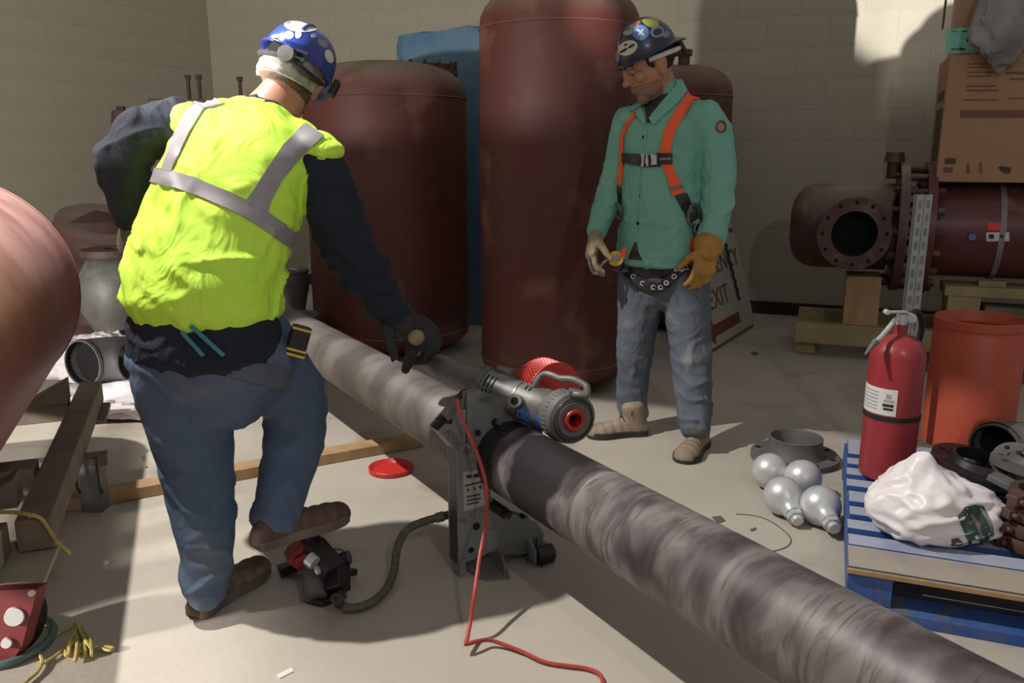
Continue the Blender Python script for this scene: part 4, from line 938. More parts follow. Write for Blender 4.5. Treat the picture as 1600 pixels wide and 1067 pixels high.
# stack of rusty couplings at the right edge
for k in range(4):
    c = G(1612, 862, ZT+.03+k*.043); c = V((G(1612, 858, ZT).x, G(1612, 858, ZT).y, ZT+.025+k*.046))
    t = thing('rusty_coupling', ['lowest', 'second', 'third', 'topmost'][k]+' rusty bolted coupling in the stack at the right edge', 'pipe fitting', tuple(c), 'rusty couplings stacked on the pallet')
    part(t, 'housing', MB().lathe([(.055, -.02), (.075, -.02), (.078, -.008), (.078, .008), (.075, .02), (.055, .02), (.055, -.02)], c, None, 36), M['rust'])
    for sg_ in (0, 1, 2):
        a = math.radians(170+sg_*110+k*9); d0 = V((math.cos(a), math.sin(a), 0)); part(t, 'bolt_lug', MB().box(c+d0*.083, (.035, .03, .03), frame(Z, d0)).cyl(c+d0*.085-V((-d0.y, d0.x, 0))*.03, c+d0*.085+V((-d0.y, d0.x, 0))*.03, .009, .009, 8), M['rust'], bev=.004)
q = P(1583, 668, 2.95); single('brown_bolt', MB().cyl(q, q+V((.015, .0, .012)), .018, .018, 8).cyl(q, q-V((.06, .03, .1)), .008, .008, 8), M['rust'], 'brown bolt standing up beside the orange pipe section', 'bolt', tuple(q))
a_, b_ = P(1589, 676, 2.9), P(1604, 697, 2.88); single('white_stick', MB().cyl(a_, b_, .005, .005, 8), M['paper'], 'thin white stick at the right edge beside the orange pipe section', 'stick', tuple(a_))

# grey pipes on the floor beyond the pallet
gp1 = thing('grey_elbow_pipe', 'grey curved pipe lying on the floor behind orange pipe section', 'pipe', tuple(G(1480, 540)))
pth = spline([G(1440, 553, .058), G(1475, 549, .058), G(1520, 552, .058), G(1556, 562, .058), G(1566, 568, .058)], 5)
part(gp1, 'shell', MB().tube(pth, .057, 20), M['ductile'])
dd = (pth[-1]-pth[-2]).normalized(); part(gp1, 'mouth', MB().cyl(pth[-1]+dd*.001, pth[-1]+dd*.004, .05, .05, 24), M['hole'])
gp2 = thing('grey_flange_fitting', 'grey round fitting on the floor at right edge beyond the orange pipe section', 'pipe fitting', tuple(G(1597, 565)))
c = G(1602, 578, .07); part(gp2, 'ring', MB().ring_plate(c, (-.6, -.8, .1), .04, .08, .03, 32), M['ductile']); part(gp2, 'body', MB().cyl(c, c+V((.1, .12, .01)), .055, .06, 24), M['ductile'])
gp3 = thing('flat_steel_plate', 'flat grey plate on the floor behind the orange pipe section', 'plate', tuple(G(1560, 590)))
part(gp3, 'plate', MB().prism([G(1430, 560), G(1640, 585), G(1640, 606), G(1440, 580)], Z*.012), M['ductile'], smooth=False)

# ================================================================== left dolly under the tank
bd = V((-math.sin(ty), math.cos(ty), 0)); bx = V((bd.y, -bd.x, 0))
dl = thing('tank_dolly', 'weathered timber dolly with plywood pads carrying the big horizontal tank', 'dolly', tuple(V((-1.45, 2.4, 0))))
r0 = V((-1.225, 1.90, 0)); r1 = r0 + bd*1.62
def db(n, a, b, wd_, ht_, m, **k): return part(dl, n, MB().beam(a, b, wd_, ht_), m, smooth=False, bev=.004, **k)
db('long_beam', r0+bd*.15+Z*.255, r1+Z*.255, .085, .09, M['oldwood'])
l0 = r0 - bx*.62; db('long_beam', l0+Z*.255, l0+bd*1.62+Z*.255, .09, .09, M['oldwood'])
for s_ in (.12, .62, 1.4):
    c = r0+bd*s_; db('cross_beam', c-bx*.60+Z*.255, c-bx*.06+Z*.255, .09, .088, M['oldwood'])
for s_ in (.25, 1.3):
    for sd in (-1, 1):
        c = r0 + bd*s_ - bx*.31 + bx*sd*.16; part(dl, 'saddle_chock', MB().prism([c-bx*.1*sd*-1+Z*.30, c-bx*.06*sd*1+Z*.30, c+bx*.1*sd+Z*.385][:3], bd*.09), M['oldwood'], smooth=False)
part(dl, 'end_block', MB().beam(r0-bd*.02+Z*.262-bx*.11, r0+bd*.10+Z*.262-bx*.11, .10, .09), M['ply'], smooth=False, bev=.006)
part(dl, 'plywood_pad', MB().prism([G(u, v, .19) for u, v in ((-60, 928), (70, 916), (97, 850), (62, 845), (-20, 850))], Z*.016), M['ply'], smooth=False, bev=.002)
part(dl, 'plywood_pad', MB().prism([G(u, v, .19) for u, v in ((118, 636), (173, 634), (165, 662), (100, 668))], Z*.016), M['oldwood'], smooth=False)
# caster near
cpos = G(28, 985, .1); 
cas = part(dl, 'caster_bracket', MB().prism([G(u, v, .09)+Z*(0) for u, v in ()], Z*.01) if False else MB().prism([P(u, v, 1.84) for u, v in ((-40, 924), (58, 920), (50, 952), (34, 1010), (18, 1034), (-40, 1040))], V((.01, .03, 0))), tone('caster_red', (112, 40, 42)), smooth=False, label='dark red caster bracket')
for u, v, r in ((24, 962, .024), (12, 1003, .013), (51, 925, .008)):
    q = P(u, v, 1.84); part(dl, 'white_bolt_cap', MB().cyl(q, q-V((-.003, .012, -.003)), r, r*.92, 20), M['paper'], label='white round cap')
q = P(10, 1010, 1.87); part(dl, 'caster_wheel', MB().cyl(V((q.x-.04, q.y+.06, .075)), V((q.x+.03, q.y+.05, .075)), .075, .075, 28), M['rubber'])
# far foot
fc = P(137, 716, 2.75)
part(dl, 'far_leg', MB().beam(V((fc.x, fc.y+.02, 0)), V((fc.x, fc.y+.02, .205)), .07, .06, (0, 1, 0)), M['ductile'], smooth=False, bev=.003)
part(dl, 'far_leg', MB().beam(V((fc.x-.55, fc.y-.2, 0)), V((fc.x-.55, fc.y-.2, .205)), .07, .06, (0, 1, 0)), M['ductile'], smooth=False, bev=.003)
part(dl, 'far_axle', MB().beam(V((fc.x-.6, fc.y-.21, .19)), V((fc.x+.05, fc.y+.04, .19)), .05, .04), M['oldwood'], smooth=False)
for dx in (-.03, .05):
    part(dl, 'hook_rod', MB().tube(spline([V((fc.x+dx, fc.y-.04, .22)), V((fc.x+dx+.004, fc.y-.045, .12)), V((fc.x+dx+.016, fc.y-.05, .09))], 4), .006, 8), M['black'])
part(dl, 'rear_leg', MB().beam(V((r0.x-.6, r0.y+.1, 0)), V((r0.x-.6, r0.y+.1, .21)), .07, .07, (0, 1, 0)), M['oldwood'], smooth=False)
single('teal_hose_loop', MB().torus(V((G(0, 1020, .012).x-.02, G(0, 1020, 0).y+.03, .014)), Z, .115, .010, 48, 8), M['teal'], 'teal grey hose loop on the floor around the red caster', 'hose', tuple(G(0, 1020)))
# ropes
def rope(label, paths, loc, r=.0055, name='yellow_rope'):
    t = thing(name, label, 'rope', tuple(loc)); 
    for k, p_ in enumerate(paths): part(t, 'strand', MB().tube(spline(p_, 5), r, 6), M['rope'])
    return t
tpz = .312
rope('yellow rope tied around the dolly beam end with a loose tail', [
    [G(-30, 803, .315), G(5, 800, .32), G(35, 802, .325), G(55, 806, .318), G(66, 812, .30), G(78, 830, .27), G(88, 846, .25), G(100, 856, .235), G(108, 864, .22), G(104, 862, .215), G(92, 848, .225)],
    [G(45, 805, .315), G(52, 820, .26), G(58, 840, .22), G(60, 846, .21)]], G(50, 820, .3))
rn = random.Random(5); pp = []
c0 = (122, 978)
for k in range(7):
    a = c0; e = (112+rn.uniform(-6, 34), 1012+rn.uniform(-8, 22)); mid = ((a[0]+e[0])/2+rn.uniform(-9, 9), (a[1]+e[1])/2+rn.uniform(-4, 4))
    z = .008+.004*(k % 3); pp.append([G(a[0]+rn.uniform(-5, 5), a[1]+rn.uniform(-6, 2), z), G(mid[0], mid[1], z+.012), G(e[0], e[1], z), G(e[0]+rn.uniform(-10, 10), e[1]-rn.uniform(4, 12), z), G(mid[0]+6, mid[1], z+.006)])
pp.append([G(122, 1018, .01), G(140, 1014, .01), G(155, 1013, .01), G(172, 1016, .01), G(176, 1012, .01), G(160, 1010, .01)])
pp.append([G(125, 972, .008), G(105, 982, .008), G(85, 993, .008), G(70, 1004, .008), G(62, 1018, .008), G(66, 1034, .008), G(58, 1050, .008), G(40, 1066, .008), G(25, 1085, .008)])
pp.append([G(70, 1036, .008), G(90, 1022, .008), G(108, 1004, .008), G(118, 992, .012)])
rope('frayed yellow rope knot lying on the floor right of the caster', pp, G(122, 1000), .0045)

# ================================================================== clutter behind: white cloth bags, elbows, castings
def lump(name, label, cat, c, sx, sy, sz, seed, m, amp=.28, rest=0, group=None, fz=3.5):
    c = V(c); o = single(name, crumple(c, sx, sy, sz, seed, 64, 40, amp, fz, True), m, label, cat, (c.x, c.y, rest), group); return o
q = G(172, 612); lump('white_sack', 'crumpled white sack on the floor, upper of the two beside the tank dolly', 'sack', (q.x, q.y-.05, .17), .33, .15, .15, 5.5, M['cloth'], .3)
q = G(186, 652); lump('white_sack', 'flatter white sack on the floor, lower of the two beside the tank dolly', 'sack', (q.x, q.y+.08, .055), .36, .18, .09, 8.5, M['cloth'], .3)
q = P(128, 568, 3.9); elbow('dark mouthed steel elbow lying behind the white sacks', (q.x, q.y, max(q.z, .12)), (-.35, -.93, .05), (1, .1, 0), .115, .17, M['ductile'])
q = P(205, 570, 4.5); e_ = thing('short_pipe', 'short greyish pipe piece behind the stooping mans knee', 'pipe', (q.x, q.y, 0)); part(e_, 'shell', MB().cyl((q.x, q.y, .09), (q.x+.3, q.y+.15, .09), .09, .09, 28), M['ductile']); part(e_, 'coupling_ring', MB().ring_plate(V((q.x, q.y, .09)), (1, .5, 0), .085, .105, .04, 28), M['galv'])
q = P(150, 350, 5.3); e_ = thing('brown_casting', 'tall dark brown casting behind the big horizontal tank', 'pipe fitting', (q.x, q.y, 0))
part(e_, 'body', MB().lathe([(.001, 0), (.28, 0), (.3, .12), (.22, .2), (.2, .5), (.26, .62), (.3, .72), (.24, .84), (.001, .9)], (q.x, q.y, 0), None, 32), M['rust'])
part(e_, 'flange', MB().ring_plate(V((q.x+.1, q.y-.1, .80)), (.35, -.3, 1), .1, .28, .05, 36), M['darkmaroon'])
q = P(188, 480, 4.5); e_ = thing('grey_casting', 'dusty grey brown pipe body standing between the big tank and stooping man', 'pipe fitting', (q.x, q.y, 0))
part(e_, 'body', MB().lathe([(.001, 0), (.2, 0), (.2, .05), (.15, .09), (.14, .3), (.2, .42), (.22, .55), (.15, .68), (.11, .72), (.001, .74)], (q.x, q.y, 0), None, 32), M['cast'])
part(e_, 'top_flange', MB().ring_plate(V((q.x, q.y, .73)), (0, 0, 1), .05, .17, .035, 32), M['rust'])
for k, (u, v, y, rr_, hh, lb) in enumerate(((470, 505, 4.9, .12, .30, 'dusty grey fitting beside the left foot of the wide red tank'), (455, 470, 5.4, .13, .5, 'taller dusty grey fitting behind the stooping mans right hip'), (505, 500, 5.0, .06, .18, 'small grey fitting against the wide red tank'))):
    q = P(u, v, y); e_ = thing('upright_fitting', lb, 'pipe fitting', (q.x, q.y, 0))
    part(e_, 'body', MB().lathe([(.001, 0), (rr_, 0), (rr_, .04), (rr_*.75, .06), (rr_*.7, hh*.5), (rr_*.95, hh*.8), (rr_*.9, hh), (rr_*.75, hh), (rr_*.7, hh*.8)], (q.x, q.y, 0), None, 28), M['cast'] if k else M['ductile'])
    part(e_, 'rim', MB().torus((q.x, q.y, hh), Z, rr_*.88, .012, 28, 8), M['ductile'])
# ================================================================== people
def S_(*q):   # section from the survey: u, v, depth, half width, half thickness
    u, v, y = q[:3]; return (P(u, v, y),) + tuple(q[3:])
def folds(A, f=(9, 9, 22), rotd=(0, 0, 1), A2=0, seed=0, spots=()):
    Q = frame(rotd).transposed()
    def fn(p, n):
        q = Q @ p; k = A
        for c, r, a in spots:
            k += a*math.exp(-((p-c).length/r)**2)
        wq = noise.noise(p*4+V((seed, 0, 0)))*.35
        a = noise.noise(V((q.x*f[0]+seed+wq*3, q.y*f[1], q.z*f[2]+wq*4))); b = noise.noise(V((q.x*f[0]*2+seed, q.y*f[1]*2+5, q.z*f[2]*2)))
        r_ = 1-min(1, abs(a)*3.2)
        return k*(r_*r_*1.1-.35) + k*.5*b + A2*noise.noise(p*45)
    return fn
def head_mb(mb, c, f, u, s=1.0):
    f = V(f).normalized(); u = V(u); u = (u-f*u.dot(f)).normalized(); r = f.cross(u); R = Matrix((r, f, u)).transposed()
    def E(x, y, z, a, b, c_): mb.ell(c + R @ V((x, y, z))*s, (a*s, b*s, c_*s), R, 20, 12)
    E(0, -.01, .045, .076, .098, .088); E(0, .005, -.005, .07, .085, .075); E(0, .035, -.045, .055, .055, .055); E(0, .068, -.085, .026, .022, .02)
    E(.032, .03, -.06, .03, .045, .03); E(-.032, .03, -.06, .03, .045, .03)
    E(0, .088, .04, .046, .012, .010); E(.04, .065, -.005, .024, .022, .024); E(-.04, .065, -.005, .024, .022, .024)
    E(0, .098, .012, .010, .012, .026); E(0, .108, -.012, .014, .016, .012); E(.012, .1, -.016, .008, .01, .008); E(-.012, .1, -.016, .008, .01, .008)
    E(0, .088, -.040, .022, .012, .006); E(0, .086, -.051, .02, .012, .007); E(0, .078, -.045, .03, .014, .02)
    for sg in (-1, 1):
        E(sg*.079, -.008, .0, .009, .020, .032); E(sg*.084, -.016, .012, .008, .016, .02); E(sg*.080, -.004, -.024, .008, .010, .012)
    return R
def patch_of(me, pred, off, parent, name, m, **k):
    """a shell of its own lying on part of a surface"""
    idx = {}; mb = MB(); sel = [p for p in me.polygons if pred(p.center)]
    vs = sorted({i for p in sel for i in p.vertices})
    for i in vs: idx[i] = len(mb.v); v = me.vertices[i]; mb.v.append(v.co+v.normal*off)
    for p in sel: mb.f.append(tuple(idx[i] for i in p.vertices))
    o = link(mb.mesh(name, None, False), name, m, parent, sharp=180, **k)
    s_ = o.modifiers.new('t', 'SOLIDIFY'); s_.thickness = abs(off)+.002; s_.offset = -1
    return o
def decal(bvh, u, v, ru, rv, ang=0, off=.001, th=.0015, n=20, Y=2.5):
    a0 = math.radians(ang); rr = []
    top = []
    for q in (1.0, .66, .33, .02):
        ring = []; 
        for k in range(n):
            a = 2*math.pi*k/n; x = math.cos(a)*ru*q; y = math.sin(a)*rv*q
            p, nn = surf(bvh, u+x*math.cos(a0)-y*math.sin(a0), v+x*math.sin(a0)+y*math.cos(a0), Y); ring.append((p, nn))
        top.append(ring)
    rings = [[p+nn*(off-.003) for p, nn in top[0]]] + [[p+nn*(off+th) for p, nn in r] for r in top]
    return MB().rings(rings, True, True)
def quad_decal(bvh, pts, off=.001, th=.0015, Y=2.5):
    a, b, c, d = pts; return strip(bvh, [(a, b), (((a[0]+d[0])/2, (a[1]+d[1])/2), ((b[0]+c[0])/2, (b[1]+c[1])/2)), (d, c)], off, th, 5, 4, Y)
def hand_mb(w_, d, n, side, curl=(.5, .6, .4), s=1.0, spread=.05, thumb=(.5, .35), fat=1.15):
    """palm + four fingers + thumb. d = towards fingertips, n = the way the palm faces, side = towards the thumb"""
    d = V(d).normalized(); n = V(n); n = (n-d*n.dot(d)).normalized(); sd = V(side); sd = (sd-d*sd.dot(d)-n*sd.dot(n)).normalized(); mb = MB()
    w_ = V(w_); R = Matrix((sd, d, n)).transposed()
    mb.ell(w_+d*.05*s, (.043*s*fat, .06*s, .019*s*fat), R); mb.ell(w_+d*.075*s, (.044*s*fat, .032*s, .017*s*fat), R); mb.ell(w_+d*.012*s, (.031*s*fat, .035*s, .022*s*fat), R)
    mb.ell(w_+d*.04*s+sd*.028*s+n*.008*s, (.02*s, .035*s, .018*s), R)
    for k, (x, L, y0) in enumerate(((.033, .074, .088), (.011, .082, .095), (-.011, .077, .091), (-.032, .062, .082))):
        p = w_+d*(y0-.02)*s+sd*x*s; dirv = (d+sd*(x*2.2*spread*10)).normalized(); path = [p]; a = 0; lens = (.02+L*.42, L*.33, L*.27)
        for j in range(3):
            a += curl[j]*(1+.06*k); v = dirv*math.cos(a)+n*math.sin(a); path.append(path[-1]+v*lens[j]*s)
        pp = []
        for j in range(3): pp += [path[j], (path[j]+path[j+1])/2]
        pp.append(path[3]); r0 = .0098*fat*s
        mb.tube(pp, [r0*q for q in (1.05, 1.05, 1.0, .98, .95, .9, .72)], 10)
        mb.ell(path[3], (r0*.8,)*3, None, 10, 6)
    p = w_+d*.02*s+sd*.026*s; t1 = (sd*.75+d*.6+n*thumb[0]).normalized(); t2 = (sd*.25+d*.85+n*(thumb[0]+thumb[1])).normalized()
    a = p+t1*.045*s; b = a+t2*.034*s; c = b+(t2+n*.25).normalized()*.026*s
    mb.tube([p, (p+a)/2, a, (a+b)/2, b, c], [r*fat*s for r in (.015, .014, .0125, .0118, .011, .0085)], 10); mb.ell(c, (.009*fat*s,)*3, None, 10, 6)
    return mb
def boot(parent, heel, toe, up, m_up, m_sole, L=.30, wd=.052, shaft=.13, shaftdir=None, name='boot', laces=None):
    heel, toe = V(heel), V(toe); d = (toe-heel).normalized(); up = V(up); up = (up-d*up.dot(d)).normalized(); x = d.cross(up)
    def Q(a, b, c): return heel + d*a*L + x*b + up*c
    prof = [(-.0, .028), (.03, .036), (.12, .040), (.28, .036), (.45, .040), (.62, .050), (.76, .053), (.88, .046), (.96, .032), (1.0, .014)]
    out = [Q(a, b*wd/.052, 0) for a, b in prof] + [Q(a, -b*wd/.052, 0) for a, b in prof[::-1]]
    sm = MB().prism(out, up*.030)
    hl = MB().prism([Q(a, b*wd/.052, -.0) for a, b in prof[:4]]+[Q(a, -b*wd/.052, -.0) for a, b in prof[:4][::-1]], -up*.002)
    mb = MB(); f = wd/.052
    for a, hw, h in ((.10, .036, .06), (.2, .036, .075), (.35, .036, .07), (.5, .040, .055), (.65, .047, .046), (.78, .049, .042), (.88, .042, .036)):
        mb.ell(Q(a, 0, .022), (hw*f, L*.14, h*f), Matrix((x, d, up)).transposed())
    sd_ = V(shaftdir).normalized() if shaftdir else up
    mb.loft([(Q(.17, 0, .03), .038*f, .05*f), (Q(.18, 0, .03)+sd_*.05, .040*f, .048*f), (Q(.18, 0, .03)+sd_*shaft, .043*f, .052*f)], x, 20)
    me = evalmesh(mb, .006, 4, None, name)
    for v_ in me.vertices:
        h_ = (v_.co-heel).dot(up)
        if h_ < .016: v_.co = v_.co + up*(.016-h_)
    off = ROOTLOC[rootof(parent).name]; me.transform(Matrix.Translation(-off))
    b = link(me, name, m_up, parent, sharp=180)
    part(b, 'sole', sm, m_sole, smooth=False, bev=.004)
    if laces:
        lm = MB()
        for k in range(5):
            a = .30+.055*k; h = .022 + (.105 if k == 0 else .088-.012*k)*f*.92 
            lm.tube(spline([Q(a, -.024, h-.01), Q(a+.01, 0, h+.004), Q(a+.02, .024, h-.01)], 3), .0028, 6)
        lm.tube(spline([Q(.30, 0, .118*f), Q(.28, .03, .128*f), Q(.33, .045, .105*f)], 4), .0025, 6).tube(spline([Q(.30, 0, .118*f), Q(.27, -.03, .13*f), Q(.32, -.045, .1*f)], 4), .0025, 6)
        part(b, 'laces', lm, laces)
    return b
def hat(parent, c, u, peak, m, rx=.108, ry=.130, h=.125, pk=.055):
    u = V(u).normalized(); p = V(peak); p = (p-u*p.dot(u)).normalized(); x = p.cross(u); R = Matrix((x, p, u)).transposed(); n = 44
    def sh(th):
        rings = []
        for i in range(15):
            a = math.pi/2*i/14; ring = []
            for k in range(n):
                b = 2*math.pi*k/n; rad = math.cos(a)**.80
                ring.append(c + R @ V(((rx-th)*math.cos(b)*rad, (ry-th)*math.sin(b)*rad, (h-th)*math.sin(a)+(.004*math.cos(b*2)*math.sin(2*a)))))
            rings.append(ring)
        return rings
    outer, inner = sh(0), sh(.004)
    # brim: narrow roll all round, long peak in front
    def br(dz, ex):
        ring = []
        for k in range(n):
            b = 2*math.pi*k/n; e = ex*(.014 + pk*max(0, math.sin(b))**2.2); k_ = 1
            ring.append(c + R @ V(((rx+e*.6)*math.cos(b), (ry+e)*math.sin(b), dz-.022*max(0, math.sin(b))**3*ex)))
        return ring
    mb = MB(); mb.rings(inner[::-1]+[br(-.005, .0), br(-.008, 1), br(-.004, 1), br(.002, .1)]+outer, True, False)
    s_ = part(parent, 'hard_hat', mb, m)
    ridge = MB()
    ridge.tube([c + R @ V((0, math.copysign(abs(math.cos(a))**.8, math.cos(a))*ry*.97, h*math.sin(a)+.001)) for a in [math.pi*(.18+.64*i/16) for i in range(17)]], .005, 8)
    part(s_, 'crown_ridge', ridge, m)
    vs = outer[0][:0]; mb2 = MB().rings(outer, True, False)
    return s_, BVHTree.FromPolygons(mb2.v, mb2.f), R

# ------------------------------------------------------------------ stooping man in the fluorescent vest
A = thing('person', 'stooping person in fluorescent yellow vest and blue hard hat, seen from behind, hand on machine', 'person', tuple(G(330, 900)))
HA = P(454, 122, 2.50); fA = V((-.16, .85, -.40)).normalized(); uA = V((.40, .34, .86))
latA = P(505, 235, 2.28) - P(280, 185, 2.46)
neckA = P(432, 165, 2.42)
arm_rA = [S_(492, 248, 2.31, .076), S_(508, 290, 2.31, .080), S_(524, 335, 2.32, .081), S_(545, 388, 2.34, .078), S_(572, 432, 2.37, .072), S_(596, 466, 2.41, .060), S_(616, 488, 2.45, .050), S_(630, 503, 2.48, .043)]
arm_lA = [S_(288, 190, 2.44, .075), S_(252, 198, 2.43, .074), S_(216, 214, 2.40, .072), S_(194, 240, 2.38, .074), S_(196, 280, 2.38, .070), S_(204, 318, 2.40, .058), S_(207, 345, 2.42, .046)]
leg_lA = [S_(285, 545, 2.20, .135, .14), S_(287, 600, 2.19, .135, .135), S_(296, 660, 2.18, .118, .12), S_(306, 720, 2.17, .104, .105), S_(314, 780, 2.15, .094, .095), S_(321, 835, 2.12, .083, .084), S_(324, 885, 2.09, .069, .075), S_(322, 932, 2.06, .056, .064)]
leg_rA = [S_(385, 545, 2.24, .135, .14), S_(418, 585, 2.29, .122, .13), S_(458, 622, 2.34, .100, .105), S_(464, 672, 2.33, .088, .095), S_(452, 725, 2.28, .080, .086), S_(438, 775, 2.22, .070, .078), S_(427, 822, 2.16, .060, .072)]
# body: one continuous surface
mb = MB(); RA = head_mb(mb, HA, fA, uA, 1.08)
mb.loft([(P(398, 205, 2.37), .09, .07), (neckA, .070, .068), (P(446, 145, 2.45), .064, .066), (HA+fA*-.02, .06, .065)], latA)
mb.loft([S_(322, 540, 2.2, .18, .13), S_(318, 450, 2.21, .17, .13), S_(345, 345, 2.26, .18, .125), S_(380, 250, 2.33, .185, .11), S_(402, 200, 2.37, .15, .09)], latA)
for ch, k in ((arm_rA, .66), (arm_lA, .66), (leg_lA, .72), (leg_rA, .72)): mb.loft([(q[0],)+tuple(r*k for r in q[1:]) for q in ch], latA if len(ch[0]) > 2 else (0, 0, 1) if False else V((.2, 1, .1)), 16)
bodyA = evalmesh(mb, .0075, 3)
body_o = body_part(A, 'body', bodyA, M['skin'])
bA_loc = ROOTLOC[A.name]
RAi = RA.transposed()
def hl(p, c0, Ri, s=1.08): return (Ri @ (p - c0))/s
hcA = HA - bA_loc
patch_of(body_o.data, lambda p: (lambda q: q.y < .045 and -.062 < q.z < .02 and abs(q.x) < .088 and abs(q.x) > -1 and not (abs(q.x) > .074 and q.y > -.05))(hl(p, hcA, RAi)) , .0015, body_o, 'cropped_hair', M['hairg'])
capr = []
for i in range(9):
    t_ = i/8; zz = -.022 + .085*t_; rg = []
    for k in range(40):
        a = 2*math.pi*k/40; c_, s_ = math.cos(a), math.sin(a); rad = 1.0 - .10*t_**2 + .02*noise.noise(V((c_*5, s_*5, zz*60)))
        rg.append(HA + RA @ V((.0835*rad*c_, -.008+.106*rad*s_, zz + .028*s_*(1-t_)+.002*noise.noise(V((c_*9, s_*9, 2))))) *1.08)
    capr.append(rg)
inn = [[p+(HA-p)*.05 for p in rg] for rg in (capr[0], capr[-1])]
part(A, 'skull_cap', MB().rings([inn[0]]+capr+[inn[1]], True, True), M['cap'], label='grey white skull cap worn under the helmet')
# sleeves + hoodie
mb = MB()
mb.loft([S_(322, 548, 2.2, .232, .176), S_(318, 505, 2.2, .220, .166), S_(318, 440, 2.21, .195, .145), S_(345, 345, 2.27, .195, .135), S_(380, 250, 2.33, .195, .12), S_(402, 200, 2.37, .15, .09), S_(422, 180, 2.40, .078, .07)], latA)
mb.loft(arm_rA, (.2, 1, .1)); mb.loft(arm_lA, (.2, 1, .1))
elb = P(575, 432, 2.37); elb2 = P(196, 240, 2.38)
jk = evalmesh(mb, .0075, 4, folds(.005, (8, 8, 16), (.3, 0, 1), .0, 3, ((elb, .16, .012), (elb2, .14, .012), (P(610, 480, 2.43), .08, .008))))
jkb = bvh_of(jk); hoodie = body_part(A, 'hoodie', jk, M['navy'])
# trousers
mb = MB()
mb.loft([S_(324, 536, 2.2, .222, .160), S_(327, 556, 2.2, .236, .170), S_(332, 585, 2.2, .222, .17), S_(328, 618, 2.2, .17, .14)], latA*0+V((1, -.15, -.1)))
mb.loft(leg_lA, (1, .3, 0)); mb.loft(leg_rA, (1, -.4, 0))
kn = P(462, 625, 2.35); 
jn = evalmesh(mb, .0075, 4, folds(.003, (7, 7, 11), (.15, .1, 1), 0, 11, ((P(300, 720, 2.17), .14, .008), (P(323, 900, 2.1), .12, .012), (kn, .15, .008), (P(430, 800, 2.2), .1, .009), (P(360, 600, 2.2), .14, .008))))
jnb = bvh_of(jn); jeansA = body_part(A, 'jeans', jn, M['jeans'])
def sub(o, n, mbx, m, **k): return part(o, n, mbx, m, **k)
sub(jeansA, 'back_pocket', strip(jnb, [((360, 588), (372, 556)), ((420, 604), (440, 575)), ((446, 610), (462, 590))], .002, .003, 5, 6, 2.2), M['jeans2'])
sub(jeansA, 'patch_stain', decal(jnb, 352, 557, 9, 5, 0, .001, .001, 14, 2.2), M['bootd'])
0 and sub(jeansA, 'waist_fold', strip(jnb, [((182, 505), (183, 522)), ((215, 528), (214, 544)), ((260, 545), (258, 560)), ((320, 552), (319, 567)), ((390, 545), (392, 560)), ((440, 520), (445, 536)), ((466, 500), (474, 512))], .004, .005, 3, 5, 2.2), M['jeans'])
0 and sub(jeansA, 'side_seam', strip(jnb, [((362, 640), (364, 640)), ((365, 700), (367, 700)), ((366, 760), (368, 760))], .002, .002, 1, 6, 2.2), M['navy'])
# vest
mb = MB()
mb.loft([S_(315, 478, 2.195, .222, .172), S_(317, 440, 2.20, .220, .168), S_(334, 380, 2.235, .216, .158), S_(356, 315, 2.275, .214, .150), S_(378, 255, 2.32, .216, .138), S_(394, 212, 2.36, .186, .110), S_(408, 190, 2.39, .120, .085)], latA, 32, 2.25)
Rv = frame(latA)
mb.ell(P(300, 192, 2.43), (.072, .078, .060), None); mb.ell(P(486, 230, 2.31), (.075, .078, .050), None); mb.ell(P(505, 236, 2.30), (.062, .07, .036), None)
mb.ell(P(350, 180, 2.42), (.085, .07, .045), None); mb.ell(P(450, 212, 2.36), (.085, .07, .05), None)
vs_ = evalmesh(mb, .0075, 6, folds(.004, (5, 5, 12), (.8, .0, 1), 0, 21, ((P(350, 400, 2.2), .16, .013), (P(430, 420, 2.2), .12, .013), (P(250, 420, 2.2), .13, .011), (P(300, 330, 2.2), .1, .008))))
vb_ = bvh_of(vs_); vestA = body_part(A, 'vest', vs_, M['vest'])
bandrows = [((237, 262), (233, 284)), ((250, 263), (246, 287)), ((280, 270), (275, 295)), ((311, 280), (306, 305)), ((360, 300), (350, 324)), ((384, 312), (375, 336)), ((418, 332), (410, 357)), ((445, 352), (436, 376)), ((467, 369), (458, 391)), ((486, 386), (476, 404)), ((495, 394), (486, 412))]
sub(vestA, 'reflective_band', strip(vb_, bandrows, .003, .002, 4, 5, 2.25), M['reflect'])
sub(vestA, 'reflective_strap', strip(vb_, [((316, 146), (346, 146)), ((296, 168), (318, 175)), ((278, 200), (298, 207)), ((266, 232), (282, 240)), ((254, 266), (268, 270))], .004, .002, 4, 6, 2.3), M['reflect'])
sub(vestA, 'reflective_strap', strip(vb_, [((476, 194), (506, 214)), ((442, 227), (469, 246)), ((416, 266), (442, 280)), ((394, 300), (423, 314)), ((384, 314), (417, 334))], .004, .002, 4, 6, 2.3), M['reflect'])
sub(vestA, 'armhole_binding', strip(vb_, [((500, 240), (508, 246)), ((484, 260), (490, 266)), ((472, 288), (479, 292)), ((468, 320), (475, 322)), ((472, 352), (479, 352))], .003, .003, 2, 5, 2.3), M['vest'])
0 and sub(vestA, 'hem_binding', strip(vb_, [((191, 452), (190, 462)), ((230, 466), (229, 476)), ((290, 476), (289, 486)), ((350, 481), (350, 491)), ((410, 477), (411, 486)), ((440, 466), (443, 475))], .003, .003, 2, 5, 2.2), M['vest'])
